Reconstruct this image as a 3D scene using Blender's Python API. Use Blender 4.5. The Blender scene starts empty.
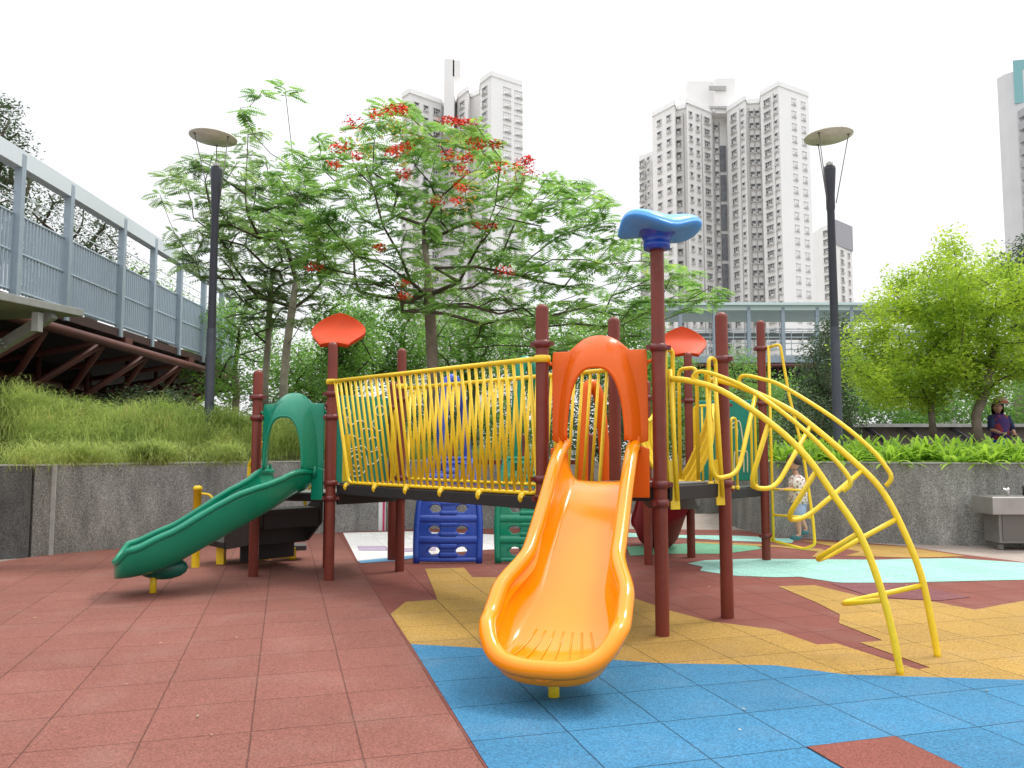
import bpy, bmesh, math, random
import numpy as np
from mathutils import Vector, Matrix
R = math.radians
rnd = random.Random(7)
C = bpy.context.scene.collection
sc = bpy.context.scene

# ------------------------------------------------------------------ camera, sky, sun, exposure
FPX, PITCH, EYE = 794.35, R(4.5557), 1.4
cam = bpy.data.objects.new('camera', bpy.data.cameras.new('camera')); C.objects.link(cam)
cam.location = (0, 0, EYE); cam.rotation_euler = (R(90) + PITCH, 0, 0)
cam.data.sensor_width = 36; cam.data.lens = FPX / 1024 * 36
cam.data.clip_start = 0.05; cam.data.clip_end = 3000
sc.camera = cam
SUN_EL, SUN_AZ = R(62), R(55)      # azimuth measured from +Y (away from camera) towards +X (right)
w = bpy.data.worlds.new('World'); sc.world = w; w.use_nodes = True
nt = w.node_tree; bg = nt.nodes['Background']
sky = nt.nodes.new('ShaderNodeTexSky'); sky.sky_type = 'NISHITA'; sky.sun_disc = False
sky.sun_elevation = SUN_EL; sky.sun_rotation = SUN_AZ; sky.dust_density = 6; sky.air_density = 1.0
mx = nt.nodes.new('ShaderNodeMix'); mx.data_type = 'RGBA'; mx.inputs[0].default_value = 0.82
nt.links.new(sky.outputs[0], mx.inputs[6]); mx.inputs[7].default_value = (11.0, 11.1, 11.3, 1)   # bright thin overcast
# overcast layer: brighter overhead than at the horizon, soft cloud structure
wc = nt.nodes.new('ShaderNodeTexCoord'); sx = nt.nodes.new('ShaderNodeSeparateXYZ'); nt.links.new(wc.outputs['Generated'], sx.inputs[0])
gr = nt.nodes.new('ShaderNodeMapRange'); gr.inputs[1].default_value = .30; gr.inputs[2].default_value = .95; gr.inputs[3].default_value = .98; gr.inputs[4].default_value = 2.15; gr.interpolation_type = 'SMOOTHSTEP'
nt.links.new(sx.outputs[2], gr.inputs[0])
cn = nt.nodes.new('ShaderNodeTexNoise'); cn.inputs['Scale'].default_value = 2.2; cn.inputs['Detail'].default_value = 6; nt.links.new(wc.outputs['Generated'], cn.inputs[0])
cm = nt.nodes.new('ShaderNodeMapRange'); cm.inputs[1].default_value = .3; cm.inputs[2].default_value = .7; cm.inputs[3].default_value = .93; cm.inputs[4].default_value = 1.08; nt.links.new(cn.outputs[0], cm.inputs[0])
mm0 = nt.nodes.new('ShaderNodeMath'); mm0.operation = 'MULTIPLY'; nt.links.new(gr.outputs[0], mm0.inputs[0]); nt.links.new(cm.outputs[0], mm0.inputs[1])
vsx = nt.nodes.new('ShaderNodeVectorMath'); vsx.operation = 'SCALE'; nt.links.new(mx.outputs[2], vsx.inputs[0]); nt.links.new(mm0.outputs[0], vsx.inputs['Scale'])
nt.links.new(vsx.outputs[0], bg.inputs[0]); bg.inputs[1].default_value = 0.10
sl = bpy.data.lights.new('sun', 'SUN'); sl.energy = 1.5; sl.angle = R(14); sl.color = (1, .95, .88)
so = bpy.data.objects.new('sun', sl); C.objects.link(so)
sd = Vector((math.sin(SUN_AZ) * math.cos(SUN_EL), math.cos(SUN_AZ) * math.cos(SUN_EL), math.sin(SUN_EL)))
so.rotation_euler = (-sd).to_track_quat('-Z', 'Y').to_euler(); so.location = (20, 20, 40)
vs = sc.view_settings; vs.view_transform = 'Standard'; vs.look = 'None'; vs.exposure = 0.2; vs.gamma = 1
vs.use_curve_mapping = False

# ------------------------------------------------------------------ picture measurements -> places
def ray(px, py):
    x, y = px - 512, 384 - py
    return np.array([x, FPX * math.cos(PITCH) - y * math.sin(PITCH), y * math.cos(PITCH) + FPX * math.sin(PITCH)])
def G(px, py, z=0.0):
    d = ray(px, py); t = (z - EYE) / d[2]
    return Vector((d[0] * t, d[1] * t, z))
def A(px, py, Y):
    d = ray(px, py); t = Y / d[1]
    return Vector((d[0] * t, Y, EYE + d[2] * t))
def V(*a): return Vector(a)
def dr(deg): return Vector((math.cos(R(deg)), math.sin(R(deg)), 0))

# ------------------------------------------------------------------ materials
MC = {}
def mat(name, col, rough=.5, coat=0, metal=0, noise=0, nscale=6, bump=0, bscale=40, var=0, spec=.5, trans=0, fine=0):
    """procedural painted / plastic / stone surface: base colour broken by two noises, optional bump"""
    if name in MC: return MC[name]
    m = bpy.data.materials.new(name); m.use_nodes = True; t = m.node_tree; N = t.nodes; L = t.links
    b = N['Principled BSDF']; b.inputs['Roughness'].default_value = rough; b.inputs['Metallic'].default_value = metal
    b.inputs['Coat Weight'].default_value = coat; b.inputs['Coat Roughness'].default_value = .12
    b.inputs['Specular IOR Level'].default_value = spec
    b.inputs['Base Color'].default_value = (*col, 1)
    tc = N.new('ShaderNodeTexCoord')
    src = None
    if noise or fine or var:
        val = None
        def addv(sock, amt):
            nonlocal val
            mr = N.new('ShaderNodeMapRange'); mr.inputs[1].default_value = .25; mr.inputs[2].default_value = .75
            mr.inputs[3].default_value = 1 - amt; mr.inputs[4].default_value = 1 + amt; L.new(sock, mr.inputs[0])
            if val is None: val = mr.outputs[0]
            else:
                mm = N.new('ShaderNodeMath'); mm.operation = 'MULTIPLY'; L.new(val, mm.inputs[0]); L.new(mr.outputs[0], mm.inputs[1]); val = mm.outputs[0]
        if noise:
            n = N.new('ShaderNodeTexNoise'); n.inputs['Scale'].default_value = nscale; n.inputs['Detail'].default_value = 6
            L.new(tc.outputs['Object'], n.inputs[0]); addv(n.outputs[0], noise)
        if fine:
            n = N.new('ShaderNodeTexNoise'); n.inputs['Scale'].default_value = bscale; n.inputs['Detail'].default_value = 3
            L.new(tc.outputs['Object'], n.inputs[0]); addv(n.outputs[0], fine)
        if var:
            g = N.new('ShaderNodeNewGeometry'); addv(g.outputs['Random Per Island'], var)
        v = N.new('ShaderNodeVectorMath'); v.operation = 'SCALE'; v.inputs[0].default_value = col; L.new(val, v.inputs['Scale'])
        L.new(v.outputs[0], b.inputs['Base Color'])
    if bump:
        n2 = N.new('ShaderNodeTexNoise'); n2.inputs['Scale'].default_value = bscale; n2.inputs['Detail'].default_value = 4
        L.new(tc.outputs['Object'], n2.inputs[0])
        bp = N.new('ShaderNodeBump'); bp.inputs['Strength'].default_value = bump; bp.inputs['Distance'].default_value = .01
        L.new(n2.outputs[0], bp.inputs['Height']); L.new(bp.outputs[0], b.inputs['Normal'])
    if coat:
        rn = N.new('ShaderNodeTexNoise'); rn.inputs['Scale'].default_value = 9; rn.inputs['Detail'].default_value = 8; rn.inputs['Roughness'].default_value = .7; L.new(tc.outputs['Object'], rn.inputs[0])
        rq = N.new('ShaderNodeMapRange'); rq.inputs[1].default_value = .35; rq.inputs[2].default_value = .75; rq.inputs[3].default_value = rough * .8; rq.inputs[4].default_value = min(rough * 1.9, .8)
        L.new(rn.outputs[0], rq.inputs[0]); L.new(rq.outputs[0], b.inputs['Roughness'])
    MC[name] = m
    return m
def leafmat(name, c1, c2, c3=None, tr=.35):
    """leaf: colour varies per leaf between c1 and c2 and in clumps; light comes through"""
    if name in MC: return MC[name]
    m = bpy.data.materials.new(name); m.use_nodes = True; t = m.node_tree; N = t.nodes; L = t.links
    b = N['Principled BSDF']; b.inputs['Roughness'].default_value = .55; b.inputs['Specular IOR Level'].default_value = .3
    g = N.new('ShaderNodeNewGeometry'); r = N.new('ShaderNodeValToRGB')
    r.color_ramp.elements[0].color = (*c1, 1); r.color_ramp.elements[1].color = (*c2, 1)
    if c3: e = r.color_ramp.elements.new(.93); e.color = (*c2, 1); r.color_ramp.elements[-1].color = (*c3, 1)
    tc = N.new('ShaderNodeTexCoord'); n = N.new('ShaderNodeTexNoise'); n.inputs['Scale'].default_value = 1.3; n.inputs['Detail'].default_value = 2
    L.new(tc.outputs['Object'], n.inputs[0])
    ma = N.new('ShaderNodeMath'); ma.operation = 'MULTIPLY_ADD'; ma.inputs[1].default_value = .55
    L.new(g.outputs['Random Per Island'], ma.inputs[0])
    mb = N.new('ShaderNodeMath'); mb.operation = 'MULTIPLY_ADD'; mb.inputs[1].default_value = 1.6; mb.inputs[2].default_value = -.57
    L.new(n.outputs[0], mb.inputs[0]); L.new(mb.outputs[0], ma.inputs[2]); L.new(ma.outputs[0], r.inputs[0])
    L.new(r.outputs[0], b.inputs['Base Color'])
    td = N.new('ShaderNodeBsdfTranslucent'); hs = N.new('ShaderNodeHueSaturation'); hs.inputs['Value'].default_value = 1.5
    L.new(r.outputs[0], hs.inputs['Color']); L.new(hs.outputs[0], td.inputs[0])
    ms = N.new('ShaderNodeMixShader'); ms.inputs[0].default_value = tr
    L.new(b.outputs[0], ms.inputs[1]); L.new(td.outputs[0], ms.inputs[2]); L.new(ms.outputs[0], N['Material Output'].inputs[0])
    MC[name] = m
    return m

TH, TS, OX = .2774, .5003, -2.2621
def rubber(name, col, oy, joint=.35, amt=.07):
    """granulated rubber safety tile, 0.5 m grid, joints and per-tile tone"""
    m = bpy.data.materials.new(name); m.use_nodes = True; t = m.node_tree; N = t.nodes; L = t.links
    b = N['Principled BSDF']; b.inputs['Roughness'].default_value = .85; b.inputs['Specular IOR Level'].default_value = .25
    tc = N.new('ShaderNodeTexCoord')
    def math_(op, a, bb=None, c=None):
        n = N.new('ShaderNodeMath'); n.operation = op
        for i, q in enumerate((a, bb, c)):
            if q is None: continue
            if isinstance(q, (int, float)): n.inputs[i].default_value = q
            else: L.new(q, n.inputs[i])
        return n.outputs[0]
    def coord(vec, off):
        d = N.new('ShaderNodeVectorMath'); d.operation = 'DOT_PRODUCT'; d.inputs[1].default_value = vec
        L.new(tc.outputs['Object'], d.inputs[0]); return math_('SUBTRACT', math_('DIVIDE', d.outputs['Value'], TS), off)
    u = coord((math.cos(TH), math.sin(TH), 0), OX); v = coord((-math.sin(TH), math.cos(TH), 0), oy)
    wn0 = N.new('ShaderNodeTexNoise'); wn0.inputs['Scale'].default_value = 7; L.new(tc.outputs['Object'], wn0.inputs[0])
    wob = math_('MULTIPLY', math_('SUBTRACT', wn0.outputs[0], .5), .02)
    def edge(q):
        f = math_('FRACT', math_('ADD', q, wob)); return math_('SUBTRACT', .5, math_('ABSOLUTE', math_('SUBTRACT', f, .5)))
    e = math_('MINIMUM', edge(u), edge(v))
    mr = N.new('ShaderNodeMapRange'); mr.interpolation_type = 'SMOOTHSTEP'; mr.inputs[1].default_value = .001; mr.inputs[2].default_value = .014
    L.new(e, mr.inputs[0])
    cx = N.new('ShaderNodeCombineXYZ'); L.new(math_('FLOOR', u), cx.inputs[0]); L.new(math_('FLOOR', v), cx.inputs[1])
    wn = N.new('ShaderNodeTexWhiteNoise'); L.new(cx.outputs[0], wn.inputs[0])
    st = N.new('ShaderNodeTexNoise'); st.inputs['Scale'].default_value = 1.1; st.inputs['Detail'].default_value = 7; L.new(tc.outputs['Object'], st.inputs[0])
    sp = N.new('ShaderNodeTexNoise'); sp.inputs['Scale'].default_value = 95; sp.inputs['Detail'].default_value = 3; L.new(tc.outputs['Object'], sp.inputs[0])
    val = math_('ADD', 1 - amt, math_('MULTIPLY', wn.outputs[0], 2 * amt))
    val = math_('MULTIPLY', val, math_('ADD', .80, math_('MULTIPLY', st.outputs[0], .40)))
    val = math_('MULTIPLY', val, math_('ADD', .15, math_('MULTIPLY', sp.outputs[0], 1.7)))
    val = math_('MULTIPLY', val, math_('ADD', joint, math_('MULTIPLY', mr.outputs[0], 1 - joint)))
    sv = N.new('ShaderNodeVectorMath'); sv.operation = 'SCALE'; sv.inputs[0].default_value = col; L.new(val, sv.inputs['Scale'])
    dm = N.new('ShaderNodeMix'); dm.data_type = 'RGBA'; dm.inputs[7].default_value = (.42, .38, .33, 1)
    ds = N.new('ShaderNodeTexNoise'); ds.inputs['Scale'].default_value = 2.3; ds.inputs['Detail'].default_value = 8; L.new(tc.outputs['Object'], ds.inputs[0])
    L.new(math_('MULTIPLY', math_('MAXIMUM', math_('SUBTRACT', ds.outputs[0], .5), 0), .3), dm.inputs[0]); L.new(sv.outputs[0], dm.inputs[6])
    L.new(dm.outputs[2], b.inputs['Base Color'])
    bp = N.new('ShaderNodeBump'); bp.inputs['Strength'].default_value = .5; bp.inputs['Distance'].default_value = .006
    L.new(math_('ADD', math_('MULTIPLY', sp.outputs[0], .5), mr.outputs[0]), bp.inputs['Height']); L.new(bp.outputs[0], b.inputs['Normal'])
    return m
def paving(name, c1, c2, scale=5.0, rot=.3):
    m = bpy.data.materials.new(name); m.use_nodes = True; t = m.node_tree; N = t.nodes; L = t.links
    b = N['Principled BSDF']; b.inputs['Roughness'].default_value = .8
    tc = N.new('ShaderNodeTexCoord'); mp = N.new('ShaderNodeMapping'); mp.inputs['Rotation'].default_value = (0, 0, rot)
    L.new(tc.outputs['Object'], mp.inputs[0])
    br = N.new('ShaderNodeTexBrick'); br.inputs['Scale'].default_value = scale; br.inputs['Color1'].default_value = (*c1, 1); br.inputs['Color2'].default_value = (*c2, 1)
    br.inputs['Mortar'].default_value = (c1[0] * .55, c1[1] * .55, c1[2] * .55, 1); br.inputs['Mortar Size'].default_value = .03
    L.new(mp.outputs[0], br.inputs[0])
    n = N.new('ShaderNodeTexNoise'); n.inputs['Scale'].default_value = 1.5; n.inputs['Detail'].default_value = 8; L.new(tc.outputs['Object'], n.inputs[0])
    mr = N.new('ShaderNodeMapRange'); mr.inputs[3].default_value = .7; mr.inputs[4].default_value = 1.3; L.new(n.outputs[0], mr.inputs[0])
    v = N.new('ShaderNodeVectorMath'); v.operation = 'SCALE'; L.new(br.outputs[0], v.inputs[0]); L.new(mr.outputs[0], v.inputs['Scale'])
    L.new(v.outputs[0], b.inputs['Base Color']); return m
def concrete(name, col):
    """pebble-dash wall: speckled, with rain streaks running down from the top"""
    m = bpy.data.materials.new(name); m.use_nodes = True; t = m.node_tree; N = t.nodes; L = t.links
    b = N['Principled BSDF']; b.inputs['Roughness'].default_value = .85
    tc = N.new('ShaderNodeTexCoord'); mp = N.new('ShaderNodeMapping'); mp.inputs['Scale'].default_value = (2.6, 2.6, .8); L.new(tc.outputs['Object'], mp.inputs[0])
    s1 = N.new('ShaderNodeTexNoise'); s1.inputs['Scale'].default_value = 1.6; s1.inputs['Detail'].default_value = 9; s1.inputs['Roughness'].default_value = .65; L.new(mp.outputs[0], s1.inputs[0])
    s2 = N.new('ShaderNodeTexNoise'); s2.inputs['Scale'].default_value = 55; s2.inputs['Detail'].default_value = 4; L.new(tc.outputs['Object'], s2.inputs[0])
    s3 = N.new('ShaderNodeTexNoise'); s3.inputs['Scale'].default_value = .9; s3.inputs['Detail'].default_value = 5; L.new(tc.outputs['Object'], s3.inputs[0])
    def mul(a, b_):
        q = N.new('ShaderNodeMath'); q.operation = 'MULTIPLY'; L.new(a, q.inputs[0]); L.new(b_, q.inputs[1]); return q.outputs[0]
    def rng(sock, lo, hi, a=.3, c=.7):
        q = N.new('ShaderNodeMapRange'); q.inputs[1].default_value = a; q.inputs[2].default_value = c; q.inputs[3].default_value = lo; q.inputs[4].default_value = hi; L.new(sock, q.inputs[0]); return q.outputs[0]
    val = mul(mul(rng(s1.outputs[0], .65, 1.4), rng(s2.outputs[0], .5, 1.6)), rng(s3.outputs[0], .8, 1.2))
    v = N.new('ShaderNodeVectorMath'); v.operation = 'SCALE'; v.inputs[0].default_value = col; L.new(val, v.inputs['Scale']); L.new(v.outputs[0], b.inputs['Base Color'])
    bp = N.new('ShaderNodeBump'); bp.inputs['Strength'].default_value = .5; bp.inputs['Distance'].default_value = .01; L.new(s2.outputs[0], bp.inputs['Height']); L.new(bp.outputs[0], b.inputs['Normal'])
    return m

M_POST = mat('maroon_paint', (.17, .030, .017), .42, coat=.08, spec=.35, noise=.15, nscale=4, fine=.06)
M_CLAMP = mat('clamp_paint', (.14, .018, .015), .35, coat=.1)
M_YEL = mat('yellow_paint', (.84, .58, .014), .38, coat=.15, noise=.10, nscale=5, fine=.05)
M_GRN = mat('green_plastic', (.002, .22, .125), .2, coat=.35, spec=.25, noise=.08, nscale=3, fine=.04, bscale=120, bump=.05)
M_GRN2 = mat('green_panel', (.004, .22, .15), .4, noise=.08)
M_ORG = mat('orange_plastic', (.90, .27, .001), .13, coat=.55, spec=.2, noise=.06, nscale=3, fine=.03, bscale=120, bump=.03)
M_ORD = mat('deep_orange_plastic', (.74, .115, .004), .3, coat=.2, spec=.2, noise=.06, nscale=3, bump=.04)
M_RED = mat('red_orange_plastic', (.52, .050, .006), .5, coat=0, spec=.2, noise=.08)
M_BLU = mat('blue_plastic', (.008, .06, .42), .3, coat=.3, noise=.08)
M_BLC = mat('light_blue_plastic', (.07, .34, .82), .5, coat=.2, noise=.06)
M_WINE = mat('wine_plastic', (.24, .014, .022), .65, spec=.12, noise=.08)
M_BLK = mat('black_vinyl', (.016, .015, .016), .6, noise=.2, bump=.1)
M_DKG = mat('deck_vinyl', (.06, .06, .06), .6, noise=.2)
M_CREAM = mat('cream_line', (.72, .66, .42), .6)
M_STEEL = mat('steel', (.42, .41, .39), .38, metal=.75, noise=.12)
M_STEELD = mat('dull_steel', (.22, .21, .20), .5, metal=.5, noise=.15)
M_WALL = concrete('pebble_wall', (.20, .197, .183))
M_WALLD = concrete('darker_pebble_wall', (.10, .10, .095))  # darker tone of the pebble-dash for the far-left section
M_COPE = mat('wall_edge', (.36, .36, .34), .8, noise=.2)
M_TOWER = mat('tower_render', (.80, .785, .77), .8, noise=.05, nscale=.12)
M_TOWW = mat('tower_white', (.86, .855, .85), .8, noise=.03, nscale=.15)  # parapets, and the sun's brightness put into the right-hand tower faces
M_TOWD = mat('tower_grey', (.42, .41, .40), .8, noise=.08, nscale=.2)
M_GLASS = mat('window_glass', (.10, .105, .11), .3, noise=.6, nscale=.4)
M_WFR = mat('window_frame', (.62, .61, .60), .6)
M_TEAL = mat('teal_glass', (.20, .42, .44), .25)
M_RUST = mat('rust_paint', (.115, .033, .024), .55, noise=.25, nscale=2, bump=.1)
M_RUSTD = mat('dark_rust', (.05, .018, .015), .6, noise=.2)
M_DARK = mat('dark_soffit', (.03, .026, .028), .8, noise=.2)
M_BRG = mat('bluegrey_paint', (.30, .37, .43), .45, noise=.06)
M_BRW = mat('pale_beam', (.62, .68, .72), .5)
M_POLE = mat('pole_paint', (.025, .028, .040), .45, noise=.2)
M_POLE2 = mat('pole_paint_low', (.055, .065, .085), .5, noise=.2)
M_DISC = mat('lamp_disc', (.80, .80, .74), .6, noise=.12)
M_BARK = mat('bark', (.19, .155, .115), .9, noise=.35, nscale=5, bump=.5, bscale=22)
M_BARK2 = mat('pale_bark', (.30, .27, .21), .9, noise=.35, nscale=5, bump=.5, bscale=22)
M_TWIG = mat('twig', (.085, .065, .045), .9, noise=.2)
M_SOIL = mat('soil', (.05, .04, .025), .95, noise=.3, nscale=3, bump=.5)
M_SLAB = mat('canopy_slab', (.27, .28, .26), .7, noise=.15)

# ------------------------------------------------------------------ builders
class MB:
    def __init__(s): s.v = []; s.f = []; s.sm = []
    def add(s, vs, fs, smooth=True):
        o = len(s.v); s.v += [tuple(q) for q in vs]; s.f += [tuple(i + o for i in f) for f in fs]; s.sm += [smooth] * len(fs); return s
    def box(s, c, size, rz=0, rx=0):
        h = Vector(size) / 2; m = Matrix.Translation(Vector(c)) @ Matrix.Rotation(rz, 4, 'Z') @ Matrix.Rotation(rx, 4, 'X')
        vs = [m @ Vector((x * h.x, y * h.y, z * h.z)) for z in (-1, 1) for y in (-1, 1) for x in (-1, 1)]
        return s.add(vs, [(0, 2, 3, 1), (4, 5, 7, 6), (0, 1, 5, 4), (2, 6, 7, 3), (0, 4, 6, 2), (1, 3, 7, 5)], False)
    def beam(s, a, b, wdt, hgt):
        a = Vector(a); b = Vector(b); d = (b - a).normalized(); up = Vector((0, 0, 1)) if abs(d.z) < .95 else Vector((0, 1, 0))
        sx = d.cross(up).normalized() * wdt / 2; uz = sx.cross(d).normalized() * hgt / 2
        vs = [p + x * sx + y * uz for p in (a, b) for x, y in ((-1, -1), (1, -1), (1, 1), (-1, 1))]
        return s.add(vs, [(0, 1, 2, 3), (7, 6, 5, 4), (0, 4, 5, 1), (1, 5, 6, 2), (2, 6, 7, 3), (3, 7, 4, 0)], False)
    def tube(s, pts, r, n=10, caps=True, closed=False):
        pts = [Vector(p) for p in pts]; k = len(pts); rs = r if isinstance(r, (list, tuple)) else [r] * k
        nrm = None; vs = []
        for i, p in enumerate(pts):
            if closed: t = pts[(i + 1) % k] - pts[i - 1]
            else: t = pts[min(i + 1, k - 1)] - pts[max(i - 1, 0)]
            t.normalize()
            if nrm is None:
                nrm = t.cross(Vector((0, 0, 1)) if abs(t.z) < .9 else Vector((1, 0, 0))).normalized()
            else:
                nrm = (nrm - t * nrm.dot(t)); nrm.normalize()
            bn = t.cross(nrm)
            vs += [p + (nrm * math.cos(a) + bn * math.sin(a)) * rs[i] for a in (2 * math.pi * j / n for j in range(n))]
        fs = []
        for i in range(k if closed else k - 1):
            i2 = (i + 1) % k
            fs += [(i * n + j, i * n + (j + 1) % n, i2 * n + (j + 1) % n, i2 * n + j) for j in range(n)]
        if caps and not closed:
            fs.append(tuple(range(n))[::-1]); fs.append(tuple((k - 1) * n + j for j in range(n)))
        return s.add(vs, fs)
    def grid(s, P, closed=False):
        a, b = len(P), len(P[0]); vs = [q for row in P for q in row]
        fs = [(i * b + j, (i + 1) * b + j, (i + 1) * b + (j + 1) % b, i * b + (j + 1) % b) for i in range(a - 1) for j in range(b if closed else b - 1)]
        return s.add(vs, fs)
    def prism(s, pts, z0, z1):
        n = len(pts); vs = [(p[0], p[1], z0) for p in pts] + [(p[0], p[1], z1) for p in pts]
        return s.add(vs, [tuple(range(n))[::-1], tuple(range(n, 2 * n))] + [(i, (i + 1) % n, (i + 1) % n + n, i + n) for i in range(n)], False)
    def sphere(s, c, r, n=12):
        c = Vector(c); rr = r if isinstance(r, (tuple, list)) else (r, r, r)
        P = [[c + Vector((rr[0] * math.sin(t) * math.cos(p), rr[1] * math.sin(t) * math.sin(p), rr[2] * math.cos(t))) for p in (2 * math.pi * j / n for j in range(n))] for t in (math.pi * (i + .02) / (n // 2 + .04) for i in range(n // 2 + 1))]
        return s.grid(P, True)
    def lathe(s, c, prof, n=24):
        c = Vector(c); return s.grid([[c + Vector((r * math.cos(a), r * math.sin(a), z)) for a in (2 * math.pi * j / n for j in range(n))] for r, z in prof], True)
    def build(s, name, m, parent=None, label=None, kind=None, solid=0, off=0, bevel=0, subd=0):
        me = bpy.data.meshes.new(name); o = bpy.data.objects.new(name, me); C.objects.link(o)
        org = parent['_o'] if parent is not None and '_o' in parent else (0, 0, 0)
        me.from_pydata([(a - org[0], b - org[1], c - org[2]) for a, b, c in s.v], [], s.f)
        me.polygons.foreach_set('use_smooth', s.sm)
        bm = bmesh.new(); bm.from_mesh(me); bmesh.ops.recalc_face_normals(bm, faces=bm.faces); bm.to_mesh(me); bm.free()
        me.materials.append(m)
        if parent is not None: o.parent = parent; o['_o'] = list(org)
        if label: o['label'] = label
        if kind: o['kind'] = kind
        if solid: q = o.modifiers.new('s', 'SOLIDIFY'); q.thickness = solid; q.offset = off
        if bevel: q = o.modifiers.new('b', 'BEVEL'); q.width = bevel; q.segments = 2; q.limit_method = 'ANGLE'
        if subd: q = o.modifiers.new('d', 'SUBSURF'); q.levels = subd; q.render_levels = subd
        return o
def fast_mesh(name, verts, quads, m, parent=None, kind=None, label=None):
    me = bpy.data.meshes.new(name); o = bpy.data.objects.new(name, me); C.objects.link(o)
    org = np.array(parent['_o'] if parent is not None and '_o' in parent else (0, 0, 0), float)
    verts = np.asarray(verts, np.float32).reshape(-1, 3) - org.astype(np.float32); quads = np.asarray(quads, np.int32).reshape(-1, 4)
    me.vertices.add(len(verts)); me.vertices.foreach_set('co', verts.ravel())
    me.loops.add(quads.size); me.loops.foreach_set('vertex_index', quads.ravel())
    me.polygons.add(len(quads)); me.polygons.foreach_set('loop_start', np.arange(0, quads.size, 4, dtype=np.int32))
    me.polygons.foreach_set('loop_total', np.full(len(quads), 4, np.int32))
    me.update(calc_edges=True); me.validate(); me.materials.append(m)
    if parent is not None: o.parent = parent; o['_o'] = list(parent['_o'])
    if kind: o['kind'] = kind
    if label: o['label'] = label
    return o
def thing(name, label, cat, loc=(0, 0, 0), group=None):
    o = bpy.data.objects.new(name, None); C.objects.link(o); o.location = loc; o.empty_display_size = .2
    o['label'] = label; o['category'] = cat; o['_o'] = [float(q) for q in loc]
    if group: o['group'] = group
    return o
def tag(o, label, cat, group=None, kind=None):
    if label: o['label'] = label
    if cat: o['category'] = cat
    if group: o['group'] = group
    if kind: o['kind'] = kind
    return o
def struct(o): o['kind'] = 'structure'; return o
def smooth(pts, n=8, closed=False):
    """Catmull-Rom through the points"""
    P = [Vector(p) for p in pts]; out = []; k = len(P)
    rng = range(k if closed else k - 1)
    for i in rng:
        if closed: a, b, c, d = P[i - 1], P[i], P[(i + 1) % k], P[(i + 2) % k]
        else: a, b, c, d = P[max(i - 1, 0)], P[i], P[i + 1], P[min(i + 2, k - 1)]
        for j in range(n):
            t = j / n; out.append(.5 * (2 * b + (c - a) * t + (2 * a - 5 * b + 4 * c - d) * t * t + (3 * b - a - 3 * c + d) * t ** 3))
    if not closed: out.append(P[-1])
    return out
def rounded(pts, r=.06, n=5, closed=False):
    """polyline with rounded corners (bent pipe)"""
    P = [Vector(p) for p in pts]; out = []; k = len(P)
    for i in range(k):
        if not closed and i in (0, k - 1): out.append(P[i]); continue
        a, b, c = P[i - 1], P[i], P[(i + 1) % k]; la, lc = (a - b).length, (c - b).length; q = min(r, la * .49, lc * .49)
        p0 = b + (a - b) / la * q; p1 = b + (c - b) / lc * q
        for j in range(n + 1):
            t = j / n; out.append((1 - t) ** 2 * p0 + 2 * t * (1 - t) * b + t * t * p1)
    return out

# ------------------------------------------------------------------ ground
pav = paving('brick_paving', (.33, .27, .23), (.40, .33, .28), 5, .3)
g = MB(); g.add([(-900, -300, -.02), (900, -300, -.02), (900, 2500, -.02), (-900, 2500, -.02)], [(0, 1, 2, 3)], False)
struct(g.build('ground', mat('far_ground', (.20, .19, .16), .9, noise=.2, nscale=.1)))
g = MB(); g.add([(-14, -6, -.008), (16, -6, -.008), (16, 24, -.008), (-14, 24, -.008)], [(0, 1, 2, 3)], False)
struct(g.build('pavement', pav))
def sheet(name, pts, z, m):
    b = MB(); b.add([(p[0], p[1], z) for p in pts], [tuple(range(len(pts)))], False); o = b.build(name, m); struct(o)
    md = o.modifiers.new('t', 'TRIANGULATE'); return o
def gp(L): return [G(x, y) for x, y in L]
OYL, OYR = 8.4647, 8.6149
def uvp(u, v, oy):   # tile-grid indices -> ground
    U = (u + OX) * TS; W = (v + oy) * TS
    return Vector((U * math.cos(TH) - W * math.sin(TH), U * math.sin(TH) + W * math.cos(TH), 0))
rubL = rubber('rubber_brick_red', (.205, .080, .062), OYL, joint=.5, amt=.045)
rubR = rubber('rubber_red', (.185, .058, .044), OYR, joint=.4)
rubY = rubber('rubber_ochre', (.345, .212, .052), OYR, joint=.4)
rubB = rubber('rubber_blue', (.040, .168, .30), OYR, joint=.3)
rubT = rubber('rubber_mint', (.27, .50, .43), OYR, joint=.6)
rubG = rubber('rubber_green', (.13, .33, .20), OYR, joint=.6)
rubP = rubber('rubber_plum', (.17, .06, .065), OYR, joint=.5)
rubW = rubber('rubber_cream', (.70, .68, .66), OYR, joint=.7)
rubV = rubber('rubber_lavender', (.42, .34, .44), OYR, joint=.7)
bl0, bl1 = uvp(4, -26, 0), uvp(4, 0, 0)
lft = [uvp(4, -16, OYL), uvp(4, 17.9, OYL)] + gp([(340, 532), (160, 545), (50, 555), (32, 557), (0, 562), (-200, 575)]) + [V(-12, 8, 0), V(-12, -4, 0)]
sheet('rubber_ground', lft, .0035, rubL)
top = gp([(342, 531.5), (410, 529), (480, 528.5), (560, 528), (640, 529), (740, 530), (800, 538), (850, 541.5), (905, 546), (960, 554), (1024, 562), (1120, 576)])
sheet('play_ground', [uvp(3.85, -16, OYL)] + [V(14, -4, 0), V(14, 7, 0)] + top[::-1] + [G(332, 531.5), uvp(3.85, 17.5, OYL)], 0, rubR)
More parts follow.
